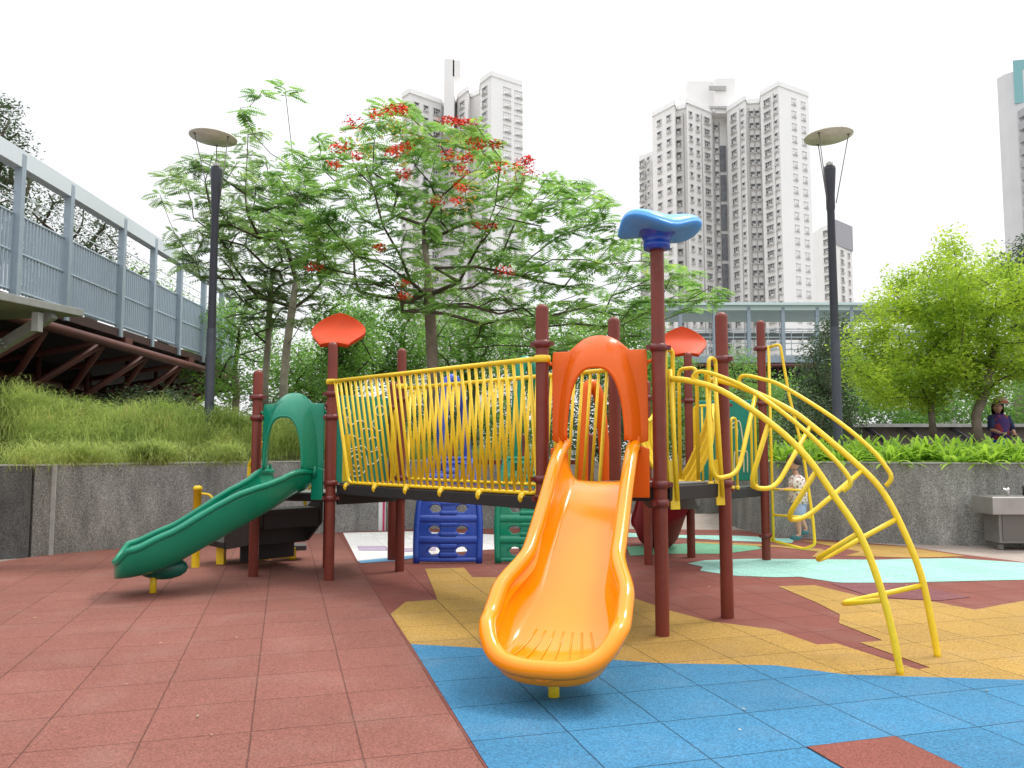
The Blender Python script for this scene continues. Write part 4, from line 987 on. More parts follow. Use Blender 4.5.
# ------------------------------------------------------------------ climbing wall unit behind the bridge
cw = thing('climbing_walls', 'blue, green and orange moulded climbing walls with arched tops standing behind the yellow bridge', 'climbing frame', (.3, 10.3, 0))
def climb_panel(x, y, rot, wb, wt, h, m, lean, label):
    """ladder-like moulded wall with oval holes between ribs"""
    M = Matrix.Translation((x, y, 0)) @ Matrix.Rotation(rot, 4, 'Z')
    def hwid(z): f = z / h; return (wb * (1 - f) + wt * f) / 2 + .05 * math.sin(f * math.pi)
    def yo(z): return lean * (z / h) ** 1.5
    b = MB(); n = 5; rowh = h / n
    nu, nv = 64, 20
    hx = (-.45, .45)
    P = []; keep = []
    NZ = n * nv
    for i in range(NZ + 1):
        z = h * i / NZ; row = []
        for j in range(nu + 1):
            u = -1 + 2 * j / nu; rb_ = abs(((i / nv) % 1) - .5); ridge = .016 * min(max((rb_ - .36) / .08, 0), 1)
            if .2 < abs(u) < .3 or abs(u) < .08: ridge += .0
            mid_r = .014 * (1 if (abs(u) < .28 and (abs(rb_ - .2) < .05)) else 0)
            row.append(M @ Vector((u * hwid(z) * .92, yo(z) - ridge - mid_r - .02 * (1 - u * u), z + .02)))
        P.append(row)
    fs = []; vs_ = [q for r_ in P for q in r_]
    for i in range(NZ):
        cz = ((i + .5) / nv) % 1 - .5
        for j in range(nu):
            u = -1 + 2 * (j + .5) / nu
            if any(((u - k) * hwid(h * i / NZ) / .075) ** 2 + (cz * rowh / .052) ** 2 < 1 for k in hx): continue
            a_ = i * (nu + 1) + j; fs.append((a_, a_ + 1, a_ + nu + 2, a_ + nu + 1))
    b.add(vs_, fs); o = b.build('climbing_wall', m, cw, label=label, solid=.03, off=1)
    for s_ in (-1, 1):
        c = MB(); c.tube([M @ Vector((s_ * hwid(h * k / 16), yo(h * k / 16) - .03, h * k / 16)) for k in range(17)], .040, 10); c.build('edge_roll', m, o)
    c = MB()
    for i in range(n):
        for k in hx:
            z = rowh * (i + .5) + .02; c.tube([M @ Vector((k * hwid(z) + .085 * math.cos(a_), yo(z) - .035, z + .062 * math.sin(a_))) for a_ in (2 * math.pi * q / 20 for q in range(20))], .012, 6, closed=True)
    c.build('hole_rim', m, o)
    return o
def arch_loop(x0, x1, y0, y1, ztop, zb_, m, mi, label):
    pts = smooth([V(x0, y0, zb_), V(x0 + .01, y0, (ztop + zb_) / 2), V(x0 * .8 + x1 * .2, y0 * .7 + y1 * .3, ztop - .12), V((x0 + x1) / 2, (y0 + y1) / 2, ztop), V(x0 * .2 + x1 * .8, y0 * .3 + y1 * .7, ztop - .2), V(x1, y1, (ztop + zb_) / 2), V(x1 + .06, y1, zb_)], 6)
    b = MB(); b.tube(pts, .075, 12); return b.build('arch_top', m, cw, label=label)
climb_panel(-.78, 9.80, 0, .76, .54, 1.25, M_BLU, .35, 'blue climbing wall with oval holes')
climb_panel(.20, 9.80, 0, .74, .56, 1.25, M_GRN, .35, 'green climbing wall with oval holes')
arch_loop(XA(441, 10.3), XA(464, 10.6), 10.3, 10.6, A(450, 379, 10.4).z, .95, M_BLU, 0, 'blue arched top')
arch_loop(XA(516, 10.3), XA(538, 10.6), 10.3, 10.6, A(528, 361, 10.4).z, .95, M_GRN, 0, 'green arched top')
arch_loop(XA(582, 10.3), XA(604, 10.5), 10.3, 10.5, A(592, 385, 10.4).z, .6, M_ORD, 0, 'orange arched top')
for px, Y in ((451, 10.7), (523, 10.8), (590, 10.7)):
    b = MB(); b.lathe((XA(px, Y), Y, 0), [(.05, 0), (.05, 1.55), (.03, 1.58), (0, 1.585)], 14); b.build('post', M_POST, cw)
b = MB(); b.box((XA(520, 10.75), 10.75, 1.2), (1.9, .05, .06)); b.box((XA(520, 10.75), 10.75, .7), (1.9, .05, .06)); b.build('cross_bar', M_POST, cw)

# ------------------------------------------------------------------ drinking fountain
t = thing('drinking_fountain', 'stainless steel drinking fountain with square basin against the right planter wall', 'drinking fountain', (7.3, 11.0, 0))
fx0, fY = XA(990, 10.9), 10.9
b = MB(); b.prism([(fx0, fY), (fx0 + 1.3, fY), (fx0 + 1.3, fY + .5), (fx0, fY + .5)], A(1000, 515, fY).z, A(1000, 497, fY).z); o = b.build('basin', M_STEEL, t, bevel=.015)
b = MB(); b.prism([(fx0 + .05, fY + .05), (fx0 + 1.25, fY + .05), (fx0 + 1.25, fY + .45), (fx0 + .05, fY + .45)], A(1000, 497, fY).z + .001, A(1000, 497, fY).z + .006); b.build('bowl', M_STEELD, o)
zt = A(1000, 515, fY).z
b = MB(); b.box((fx0 + .60, fY + .27, (zt + .06) / 2 + .03), (.95, .36, zt - .06)); b.build('pedestal', M_STEELD, t, bevel=.01)
b = MB(); b.box((fx0 + .36, fY + .085, (zt + .06) / 2 + .03), (.38, .012, zt - .14)); b.box((fx0 + .80, fY + .085, (zt + .06) / 2 + .03), (.38, .012, zt - .14)); b.build('door_panel', mat('panel_steel', (.16, .15, .14), .4, metal=.5), t)
for dx in (.2, 1.0):
    b = MB(); b.lathe((fx0 + dx, fY + .2, 0), [(.04, 0), (.04, .07)], 10); b.build('foot', M_STEELD, t)
b = MB(); zz = A(1000, 497, fY).z; b.tube(rounded([V(fx0 + .34, fY + .2, zz), V(fx0 + .34, fY + .2, zz + .07), V(fx0 + .27, fY + .2, zz + .10)], .03), .02, 8); b.sphere((fx0 + .34, fY + .2, zz + .09), .028, 8); b.build('tap', mat('chrome', (.75, .75, .75), .15, metal=1), t)
b = MB(); b.tube([V(fx0 + .6, fY + .25, zz), V(fx0 + .6, fY + .25, zz + .14)], .025, 8); b.build('tap', M_BLK, t)

#@@PEOPLE
# ------------------------------------------------------------------ people
def figure(t, J, bones, name, m, sub=2):
    """one continuous skinned body; J: joint -> (pos, radius)"""
    names = list(J); me = bpy.data.meshes.new(name); org = Vector(t['_o'])
    me.from_pydata([Vector(J[n][0]) - org for n in names], [(names.index(a), names.index(c)) for a, c in bones], [])
    o = bpy.data.objects.new(name, me); C.objects.link(o); o.parent = t
    sk = o.modifiers.new('skin', 'SKIN'); me.skin_vertices.new(name='s') if not me.skin_vertices else None
    for i, n in enumerate(names):
        r_ = J[n][1]; me.skin_vertices[0].data[i].radius = (r_, r_) if not isinstance(r_, tuple) else r_
    me.skin_vertices[0].data[0].use_root = True
    ss = o.modifiers.new('sub', 'SUBSURF'); ss.levels = sub; ss.render_levels = sub
    sk.use_smooth_shade = True; me.materials.append(m); return o
SKIN = mat('skin', (.52, .29, .20), .55, noise=.06)
HAIR = mat('hair', (.018, .013, .012), .5, noise=.3, nscale=30)
def head(t, c, r, yaw, hairlen=0):
    """face: eyes, nose, mouth, ears; hair shell"""
    c = Vector(c); M = Matrix.Translation(c) @ Matrix.Rotation(yaw, 4, 'Z')   # face looks along local -Y
    b = MB(); P = []
    for i in range(17):
        th = math.pi * (i + .03) / 16.06; row = []
        for j in range(24):
            a = 2 * math.pi * j / 24; v = Vector((math.sin(th) * math.cos(a) * .80, math.sin(th) * math.sin(a) * .93, math.cos(th) * 1.1))
            if v.z < -.2: v.x *= 1 - .30 * (-v.z - .2); v.y = v.y * (1 - .12 * (-v.z - .2)) - .06 * (-v.z - .2)
            if v.y < -.6: v.y += .10 * math.exp(-((v.z - .12) / .16) ** 2) * (abs(v.x) < .5)
            row.append(M @ (v * r))
        P.append(row)
    b.grid(P, True)
    b.add([M @ (Vector(q) * r) for q in ((-.10, -.88, .12), (.10, -.88, .12), (.13, -.86, -.2), (-.13, -.86, -.2), (0, -1.13, -.16), (0, -.93, .2))], [(0, 5, 4), (5, 1, 4), (0, 4, 3), (1, 2, 4), (3, 4, 2)])
    for s_ in (-1, 1): b.sphere(M @ (Vector((s_ * .80, .05, 0)) * r), (r * .10, r * .16, r * .22), 8)
    o = b.build('head', SKIN, t)
    e = MB()
    for s_ in (-1, 1): e.sphere(M @ (Vector((s_ * .30, -.82, .10)) * r), (r * .11, r * .07, r * .07), 8)
    e.build('eyes', HAIR, o); mo = MB(); mo.sphere(M @ (Vector((0, -.88, -.45)) * r), (r * .22, r * .06, r * .05), 8); mo.build('mouth', mat('lips', (.45, .12, .10), .5), o)
    h = MB(); P = []
    for i in range(13):
        th = math.pi * .60 * (i + .03) / 12; row = []
        for j in range(28):
            a = 2 * math.pi * j / 28; lim = 1.0
            fr = max(0, -math.sin(a)); tt = th * (1 - .42 * fr ** 1.5); rr_ = 1.09 + .02 * math.sin(7 * a + i)
            v = Vector((math.sin(tt) * math.cos(a) * .86, math.sin(tt) * math.sin(a) * .98 + .05, math.cos(tt) * 1.12)) * rr_
            if hairlen and a < math.pi and i == 12: v.z -= hairlen
            row.append(M @ (v * r))
        P.append(row)
    h.grid(P, True); h.build('hair', HAIR, o, solid=r * .08)
    return o
def hand(b, p, d, side_, s_):
    """palm, four curled fingers and a thumb"""
    p = Vector(p); d = Vector(d).normalized(); u = Vector((0, 0, 1)); l = d.cross(u).normalized(); u = l.cross(d)
    b.sphere(p + d * .035 * s_, (.034 * s_, .034 * s_, .022 * s_), 8)
    for k, ln in enumerate((.055, .062, .058, .045)):
        q = p + d * .055 * s_ + l * (k - 1.5) * .016 * s_; b.tube([q, q + d * ln * .5 * s_, q + d * ln * .7 * s_ - u * ln * .45 * s_], [.0085 * s_, .008 * s_, .006 * s_], 6)
    q = p + d * .02 * s_ - l * .03 * s_ * side_; b.tube([q, q + (d * .6 - l * side_ * .7).normalized() * .04 * s_, q + d * .055 * s_ - l * .02 * side_ * s_ - u * .01], [.010 * s_, .009 * s_, .007 * s_], 6)
# child on the loop ladder
kx, ky = XA(797, 9.98), 9.98
kz = .27; s = 1.04 / 1.1
t = thing('person', 'small child in white patterned shirt and pale blue shorts on yellow loop ladder', 'person', (kx, ky, kz))
K = lambda x, y, z: V(kx + x * s, ky + y * s, kz + z * s)
J = {'pelvis': (K(0, 0, .50), .085 * s), 'belly': (K(-.005, 0, .60), .085 * s), 'chest': (K(-.01, 0, .72), .085 * s), 'neck': (K(-.02, 0, .83), .036 * s), 'skull': (K(-.04, 0, .90), .035 * s),
     'sl': (K(-.03, -.09, .77), .036 * s), 'el': (K(-.12, -.12, .66), .026 * s), 'wl': (K(-.22, -.10, .645), .019 * s),
     'sr': (K(.03, .08, .77), .036 * s), 'er': (K(.07, .11, .65), .026 * s), 'wr': (K(-.02, .12, .60), .019 * s),
     'hl': (K(-.02, -.055, .47), .065 * s), 'kl': (K(-.04, -.06, .26), .044 * s), 'al': (K(-.02, -.06, .06), .026 * s), 'fl': (K(-.08, -.06, .02), .026 * s),
     'hr': (K(.03, .055, .47), .065 * s), 'kr': (K(.03, .04, .27), .044 * s), 'ar': (K(.11, .05, .12), .026 * s), 'fr': (K(.06, .05, .075), .026 * s)}
bones = [('pelvis', 'belly'), ('belly', 'chest'), ('chest', 'neck'), ('neck', 'skull'), ('chest', 'sl'), ('sl', 'el'), ('el', 'wl'), ('chest', 'sr'), ('sr', 'er'), ('er', 'wr'), ('pelvis', 'hl'), ('hl', 'kl'), ('kl', 'al'), ('al', 'fl'), ('pelvis', 'hr'), ('hr', 'kr'), ('kr', 'ar'), ('ar', 'fr')]
figure(t, J, bones, 'body', SKIN)
head(t, K(-.05, 0, 1.0), .095 * s, R(-80))
b = MB(); hand(b, J['wl'][0], (-1, 0, 0), 1, .75); hand(b, J['wr'][0], (-1, .2, -.2), -1, .75); b.build('hands', SKIN, t)
def shell(t, rings, name, m):
    """clothing: loft of ellipses ((centre), rx, ry)"""
    b = MB(); P = [[Vector(c_) + Vector((rx * math.cos(a), ry * math.sin(a) * (1 + .05 * math.sin(3 * a + i)), .008 * math.sin(4 * a + i))) for a in (2 * math.pi * j / 24 for j in range(24))] for i, (c_, rx, ry) in enumerate(rings)]
    b.grid(P, True); return b.build(name, m, t, solid=.008)
def checker(name, c1, c2, scale):
    m = bpy.data.materials.new(name); m.use_nodes = True; N = m.node_tree.nodes; L = m.node_tree.links; b = N['Principled BSDF']; b.inputs['Roughness'].default_value = .85
    tc = N.new('ShaderNodeTexCoord'); v = N.new('ShaderNodeTexVoronoi'); v.inputs['Scale'].default_value = scale; L.new(tc.outputs['Object'], v.inputs[0])
    r_ = N.new('ShaderNodeValToRGB'); r_.color_ramp.interpolation = 'CONSTANT'; r_.color_ramp.elements[0].color = (*c1, 1); r_.color_ramp.elements[1].position = .42; r_.color_ramp.elements[1].color = (*c2, 1)
    L.new(v.outputs['Distance'], r_.inputs[0]); L.new(r_.outputs[0], b.inputs['Base Color']); return m
shell(t, [(K(-.01, 0, .46), .125 * s, .135 * s), (K(-.01, 0, .56), .115 * s, .13 * s), (K(-.01, 0, .70), .11 * s, .13 * s), (K(-.015, 0, .78), .09 * s, .12 * s), (K(-.02, 0, .825), .045 * s, .05 * s)], 'shirt', checker('child_shirt', (.35, .22, .20), (.74, .70, .64), 30))
shc = MB()
for a_, c_ in (('sl', 'el'), ('sr', 'er')):
    p, q = J[a_][0], J[c_][0]; shc.tube([p + (p - q) * .25, p.lerp(q, .3), p.lerp(q, .85)], [.052 * s, .050 * s, .045 * s], 12)
shc.build('sleeves', MC.get('x') or bpy.data.materials['child_shirt'], t)
b = MB(); b.tube([K(0, 0, .53), K(0, 0, .44)], [.115 * s, .11 * s], 16)
for a_, c_ in (('hl', 'kl'), ('hr', 'kr')): p, q = J[a_][0], J[c_][0]; b.tube([p + V(0, 0, .03), p.lerp(q, .5), p.lerp(q, .95)], [.085 * s, .080 * s, .072 * s], 14)
b.build('shorts', mat('denim', (.33, .42, .60), .9, noise=.15, nscale=20), t)
b = MB()
for f, a_ in (('fl', 'al'), ('fr', 'ar')): b.sphere((J[f][0] + J[a_][0]) / 2 + V(-.02, 0, -.02), (.082 * s, .036 * s, .035 * s), 12)
b.build('shoes', mat('teal_shoe', (.03, .13, .15), .6, noise=.3, nscale=30), t)
# adult behind the right bed
ax, ay, az = XA(1001, 15.6), 15.6, 1.08; s = 1.0
hT = A(1000, 402, 15.6).z
az = hT - 1.60
t = thing('person', 'adult in purple and red top and blue skirt beyond the strap-leaved plants', 'person', (ax, ay, az))
K = lambda x, y, z: V(ax + x, ay + y, az + z)
J = {'pelvis': (K(0, 0, .88), .12), 'belly': (K(0, 0, 1.02), .105), 'chest': (K(-.02, -.02, 1.20), .12), 'neck': (K(-.05, -.04, 1.36), .05), 'skull': (K(-.07, -.06, 1.43), .05),
     'sl': (K(-.17, -.02, 1.28), .055), 'el': (K(-.24, -.10, 1.06), .04), 'wl': (K(-.14, -.26, .98), .028), 'sr': (K(.14, 0, 1.28), .055), 'er': (K(.22, -.04, 1.05), .04), 'wr': (K(.14, -.22, .96), .028),
     'hl': (K(-.09, 0, .84), .09), 'kl': (K(-.10, -.04, .48), .06), 'al': (K(-.10, .02, .09), .038), 'fl': (K(-.10, -.10, .04), .035), 'hr': (K(.09, 0, .84), .09), 'kr': (K(.10, -.02, .48), .06), 'ar': (K(.10, .06, .09), .038), 'fr': (K(.10, -.06, .04), .035)}
figure(t, J, bones, 'body', SKIN)
head(t, K(-.08, -.08, 1.50), .112, R(-25), hairlen=.9)
b = MB(); hand(b, J['wl'][0], (.3, -1, 0), 1, 1); hand(b, J['wr'][0], (-.3, -1, 0), -1, 1); b.build('hands', SKIN, t)
shell(t, [(K(0, 0, .86), .17, .13), (K(0, 0, 1.0), .155, .125), (K(-.01, 0, 1.2), .19, .14), (K(-.03, -.02, 1.31), .15, .11), (K(-.04, -.03, 1.37), .065, .065)], 'top', checker('purple_top', (.30, .04, .05), (.07, .03, .16), 6))
b = MB()
for a_, c_ in (('sl', 'el'), ('sr', 'er')): p, q = J[a_][0], J[c_][0]; b.tube([p + (p - q) * .15, p.lerp(q, .4), q], [.075, .07, .058], 12)
b.build('sleeves', mat('navy_sleeve', (.02, .03, .10), .8), t)
shell(t, [(K(0, 0, .92), .15, .12), (K(0, 0, .75), .19, .16), (K(0, 0, .4), .22, .20), (K(0, 0, .2), .24, .22)], 'skirt', mat('blue_skirt', (.015, .06, .30), .85, noise=.15, nscale=15))
b = MB()
for f in ('fl', 'fr'): b.sphere(J[f][0] + V(0, 0, -.01), (.045, .12, .04), 10)
b.build('shoes', M_BLK, t)
t2 = thing('sun_hat', 'round straw sun hat with a red band worn by the adult behind the plants', 'hat', (ax, ay, az + 1.6))
b = MB(); b.lathe(K(.0, -.05, 0), [(.22, 1.555), (.16, 1.575), (.125, 1.58), (.115, 1.66), (.06, 1.69), (.001, 1.695)], 20); o = b.build('brim', mat('straw', (.48, .36, .26), .8, noise=.15, nscale=30), t2)
b = MB(); b.lathe(K(.0, -.05, 0), [(.130, 1.582), (.126, 1.615)], 20); b.build('band', mat('red_band', (.45, .05, .04), .7), t2)

#@@TREES
# ------------------------------------------------------------------ vegetation
rs = np.random.RandomState(11)
def quads_from(c, a, bvec):
    """rhombus leaves: c centre-base, a half length vector, b half width vector (N,3)"""
    v = np.stack([c, c + a + bvec, c + 2 * a, c + a - bvec], 1); n = len(c); return v.reshape(-1, 3), np.arange(4 * n).reshape(n, 4)
def unit(v): return v / np.maximum(np.linalg.norm(v, axis=-1, keepdims=True), 1e-9)
def leaves(centers, n, rad, size, flat=.6, asp=.4, up=.3):
    """n leaves scattered in clumps around every centre"""
    cs = np.repeat(np.asarray(centers, float), n, 0); N_ = len(cs)
    off = rs.normal(size=(N_, 3)); off = unit(off) * (rs.rand(N_, 1) ** .45); off[:, 2] *= flat; cs = cs + off * rad
    d = rs.normal(size=(N_, 3)); d[:, 2] = d[:, 2] * .5 - .15; d = unit(d)
    nn_ = rs.normal(size=(N_, 3)) * .7 + np.array([0, 0, 1.0]); w_ = unit(np.cross(d, nn_))
    L_ = size * rs.uniform(.6, 1.25, (N_, 1)) / 2
    return quads_from(cs, d * L_, w_ * L_ * asp)
def fronds(origins, dirs, length, droop, npin=8, pl=.40, pw=.115):
    """twice-feathered leaves: each rachis carries pairs of narrow pinnae"""
    o = np.asarray(origins, float); d = unit(np.asarray(dirs, float)); n = len(o); L_ = np.asarray(length).reshape(-1, 1)
    upv = np.array([0, 0, 1.0]); side_ = unit(np.cross(d, upv) + rs.normal(size=(n, 3)) * .12)
    Vs, Fs = [], []; off = 0
    for k in range(npin):
        t = (k + 1.5) / (npin + 1); c = o + d * L_ * t; c[:, 2] -= (droop * L_[:, 0] * t * t)
        tang = d * 1.0; tang = tang.copy(); tang[:, 2] -= 2 * droop * t; tang = unit(tang)
        pr = pl * math.sin(math.pi * (t * .86 + .12)) ** .6
        for s_ in (-1, 1):
            pd = unit(side_ * s_ + tang * .45 + np.array([0, 0, -.18])); a = pd * (L_ * pr / 2) * rs.uniform(.85, 1.1, (n, 1))
            b_ = tang * (L_ * pw / 2); v, f = quads_from(c, a, b_); Vs.append(v); Fs.append(f + off); off += len(v)
    # rachis
    a = d * L_ / 2; a2 = a.copy(); v = np.stack([o, o + side_ * .004, o + d * L_ - upv * droop * L_ + side_ * .002, o + d * L_ - upv * droop * L_], 1).reshape(-1, 3); Vs.append(v); Fs.append(np.arange(4 * n).reshape(n, 4) + off)
    return np.concatenate(Vs), np.concatenate(Fs)
def skeleton(trunk, targets, tr=.09, k=.008, bend=.25, step=.45, low=.0):
    """joins every target to the nearest existing branch; thickness follows how much hangs on it"""
    nodes = [Vector(p) for p in trunk]; par = [-1] + list(range(len(trunk) - 1)); plen = [0.0]
    for i in range(1, len(nodes)): plen.append(plen[-1] + (nodes[i] - nodes[i - 1]).length)
    start = max(0, int(len(trunk) * low)); tips = []
    base = nodes[-1]
    for tg in sorted(targets, key=lambda p: (p - base).length):
        best, bi = 1e9, 0
        for i in range(start, len(nodes)):
            q = nodes[i]; e = (q - tg).length + .18 * plen[i] + (1.2 if q.z > tg.z + .1 else 0)
            if e < best: best, bi = e, i
        a = nodes[bi]; D = tg - a; L_ = D.length; m = max(1, int(L_ / step)); prev = bi
        for j in range(1, m + 1):
            f = j / m; p = a.lerp(tg, f) + V(rnd.uniform(-.04, .04), rnd.uniform(-.04, .04), 0) * (L_ if j < m else 0)
            p.z += -bend * L_ * .35 * math.sin(f * math.pi) * (1 if D.z > 0 else -.4)
            nodes.append(p); par.append(prev); plen.append(plen[prev] + L_ / m); prev = len(nodes) - 1
        tips.append(prev)
    cnt = [0] * len(nodes)
    for tp in tips:
        i = tp
        while i >= 0: cnt[i] += 1; i = par[i]
    mx_ = max(cnt)
    rad = [max(.007, tr * (c_ / mx_) ** .55) if c_ else tr for c_ in cnt]
    return nodes, par, rad, tips
def wood(t, nodes, par, rad, mt, mb, ntr):
    b = MB(); tk = MB()
    ch = {}
    for i, p in enumerate(par):
        if p >= 0: ch.setdefault(p, []).append(i)
    tk.tube([nodes[i] for i in range(ntr)], [max(rad[i], .02) * (1.25 if i == 0 else 1) for i in range(ntr)], 12)
    tk.build('trunk', mt, t)
    done = set(range(1, ntr))
    for i in range(len(nodes)):
        for c_ in ch.get(i, []):
            if c_ in done: continue
            path_ = [nodes[i]]; r_ = [min(rad[i], rad[c_] * 1.2)]; j = c_
            while True:
                path_.append(nodes[j]); r_.append(rad[j]); done.add(j); nx = ch.get(j, [])
                nx = [q for q in nx if q not in done]
                if not nx: break
                j = max(nx, key=lambda q: rad[q])
            b.tube(path_, r_, 6 if r_[0] > .02 else 4, caps=False)
    if b.v: b.build('branches', mb, t)
def in_poly(x, y, P):
    c = False; j = len(P) - 1
    for i in range(len(P)):
        if (P[i][1] > y) != (P[j][1] > y) and x < (P[j][0] - P[i][0]) * (y - P[i][1]) / (P[j][1] - P[i][1]) + P[i][0]: c = not c
        j = i
    return c
def sample(P, n, mind, Y0, Y1, extra=(), R_=rnd):
    xs = [p[0] for p in P]; ys = [p[1] for p in P]; out = [tuple(e) for e in extra]; tries = 0
    while len(out) < n and tries < 20000:
        tries += 1; x, y = R_.uniform(min(xs), max(xs)), R_.uniform(min(ys), max(ys))
        if in_poly(x, y, P) and all((x - q[0]) ** 2 + ((y - q[1]) * 1.5) ** 2 > mind ** 2 for q in out): out.append((x, y))
    return [A(x, y, R_.uniform(Y0, Y1)) for x, y in out]

FL_A = leafmat('flame_leaf', (.08, .19, .045), (.25, .42, .085), (.45, .52, .09), .52)
FL_B = leafmat('feather_leaf', (.085, .16, .055), (.23, .34, .10), (.38, .44, .12), .55)
FL_Y = leafmat('lime_leaf', (.16, .28, .03), (.45, .58, .05), (.62, .66, .08), .5)
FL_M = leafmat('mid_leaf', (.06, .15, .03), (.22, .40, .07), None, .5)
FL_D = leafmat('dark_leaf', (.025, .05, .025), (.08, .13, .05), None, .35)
FL_G = leafmat('grass_leaf', (.17, .25, .055), (.42, .50, .14), (.56, .40, .16), .5)
FL_S = leafmat('strap_leaf', (.12, .26, .02), (.38, .55, .06), None, .45)
def feather_tree(name, label, trunk, targets, mat_, tr, nfr, flen, tipmat, group=None, dens=1.0, bark=M_BARK):
    t = thing(name, label, 'tree', tuple(trunk[0]), group)
    nodes, par, rad, tips = skeleton(trunk, targets, tr=tr, bend=.35, low=.5)
    wood(t, nodes, par, rad, bark, M_TWIG, len(trunk))
    O, D, L_ = [], [], []
    for tp in tips:
        p = nodes[tp]; q = nodes[par[tp]]; out = (p - q).normalized(); base = math.atan2(out.y, out.x)
        for k in range(nfr):
            a = rs.uniform(0, 2 * math.pi); back_ = rs.rand() * .30; o_ = p.lerp(q, back_)
            O.append(tuple(o_ + V(rs.normal() * .05, rs.normal() * .05, rs.normal() * .03))); e = rs.uniform(-.15, .55); D.append((math.cos(a), math.sin(a), e)); L_.append(flen * rs.uniform(.6, 1.15))
    v, f = fronds(O, D, np.array(L_), .36); fast_mesh('crown', v, f, mat_, t)
    return t, nodes, tips
# flame tree (red flowers)
polyF = [(335, 150), (372, 112), (405, 98), (425, 135), (450, 118), (485, 118), (512, 150), (535, 175), (585, 178), (608, 195), (622, 230), (655, 250), (700, 275), (722, 300), (690, 312), (640, 318), (600, 345), (560, 352), (520, 335), (470, 350), (440, 300), (410, 320), (380, 300), (330, 290), (285, 250), (255, 200), (290, 150)]
trk = [A(433, 425, 14.5), A(433, 370, 14.5), A(431, 330, 14.5), A(429, 295, 14.5), A(428, 268, 14.5), A(424, 245, 14.5)]
exF = [(262, 92), (285, 88), (240, 108), (292, 150), (318, 135), (690, 285), (712, 298), (665, 262), (645, 300), (600, 190), (590, 210), (560, 200), (395, 120), (378, 122), (460, 130), (525, 178), (350, 148)]
TF, nodesF, tipsF = feather_tree('flame_tree', 'spreading feathery-leaved flame tree with clusters of red flowers behind the yellow bridge', trk, sample(polyF, 235, 14.5, 12.9, 16.4, exF), FL_A, .105, 11, .42, None)
FLW = mat('flame_petal', (.80, .07, .025), .6, var=.45)
FLO = mat('bud_leaf', (.62, .42, .05), .6, var=.3)
for px, py in [(334, 164), (357, 156), (354, 122), (376, 114), (391, 109), (402, 109), (396, 150), (404, 174), (339, 147), (446, 120), (455, 121), (464, 123), (472, 122), (476, 144), (496, 144), (405, 147), (393, 151), (500, 167), (527, 160), (532, 172), (519, 166), (462, 170), (436, 201), (457, 200), (480, 225), (490, 226), (462, 187), (315, 266), (379, 248), (404, 284), (404, 296), (505, 272), (450, 155), (468, 158)]:
    Y = rnd.uniform(12.8, 13.6); c_ = A(px, py, Y); n = rnd.randint(70, 120)
    v, f = leaves([c_], n, rnd.uniform(.12, .20), .055, flat=.55, asp=.6); fast_mesh('flower_cluster', v, f, FLW, TF)
v, f = leaves([A(x, y, 13.2) for x, y in ((398, 118), (392, 130), (400, 160), (408, 135), (450, 140), (470, 150), (455, 165), (445, 205), (465, 205), (520, 180), (365, 150), (350, 140), (470, 190))], 45, .28, .07, flat=.7); fast_mesh('young_leaves', v, f, FLO, TF)
# feathery tree beside the left lamp post
polyL = [(170, 165), (205, 150), (250, 150), (300, 165), (325, 200), (345, 250), (330, 300), (290, 330), (255, 320), (225, 290), (185, 270), (170, 235), (195, 215)]
feather_tree('feathery_tree', 'slender darker feathery-leaved tree with pale twin trunks right of the left lamp post', [A(283, 415, 17), A(284, 380, 17), A(287, 345, 17), A(292, 310, 17), A(296, 280, 17)], sample(polyL, 108, 14, 15.2, 18.5, [(196, 168), (168, 178), (160, 195), (248, 135), (262, 132), (205, 182)]), FL_B, .085, 10, .42, None, bark=M_BARK2)
feather_tree('feathery_tree', 'slim pale-trunked feathery tree just left of the twin-trunked one', [A(265, 415, 18.5), A(265, 380, 18.5), A(268, 345, 18.5), A(270, 300, 18.5), A(272, 270, 18.5)], sample([(205, 220), (240, 200), (300, 210), (330, 250), (310, 320), (250, 330), (235, 290)], 44, 15, 17, 19.5), FL_B, .075, 9, .42, None, bark=M_BARK2)
def leaf_tree(name, label, trunk, targets, mat_, tr, nl, rad_, size, cat='tree', group=None, flat=.7, tw=M_TWIG, bark=M_BARK, asp=.42):
    t = thing(name, label, cat, tuple(trunk[0]), group)
    nodes, par, rad, tips = skeleton(trunk, targets, tr=tr, bend=.2, low=.4)
    wood(t, nodes, par, rad, bark, tw, len(trunk))
    cen = [tuple(nodes[q]) for q in tips] + [tuple(nodes[q].lerp(nodes[par[q]], .7)) for q in tips]
    v, f = leaves(cen, nl, rad_, size, flat=flat, asp=asp); fast_mesh('crown', v, f, mat_, t); return t
# lime-green trees, right
leaf_tree('lime_tree', 'bushy lime-green tree with slim trunk behind the strap-leaved plants', [A(934, 440, 15.5), A(932, 420, 15.5), A(931, 405, 15.5), A(934, 385, 15.5), A(932, 360, 15.5)], sample([(845, 330), (858, 318), (885, 290), (905, 272), (930, 260), (950, 236), (962, 250), (965, 300), (972, 350), (955, 398), (910, 400), (872, 398), (848, 375)], 105, 11, 14.3, 16.8, [(951, 236), (948, 246), (955, 255), (893, 275), (846, 345)]), FL_Y, .06, 150, .36, .085)
leaf_tree('lime_tree', 'wide lime-green tree with forked trunk at the right edge', [A(979, 445, 15), A(977, 430, 15), A(976, 415, 15), A(984, 395, 15), A(990, 370, 15)], sample([(950, 290), (975, 262), (1000, 258), (1030, 275), (1060, 290), (1080, 340), (1060, 375), (1005, 380), (975, 392), (955, 380), (945, 340)], 95, 12, 14.0, 16.5, [(992, 254), (1008, 262)]), FL_Y, .085, 150, .36, .085)
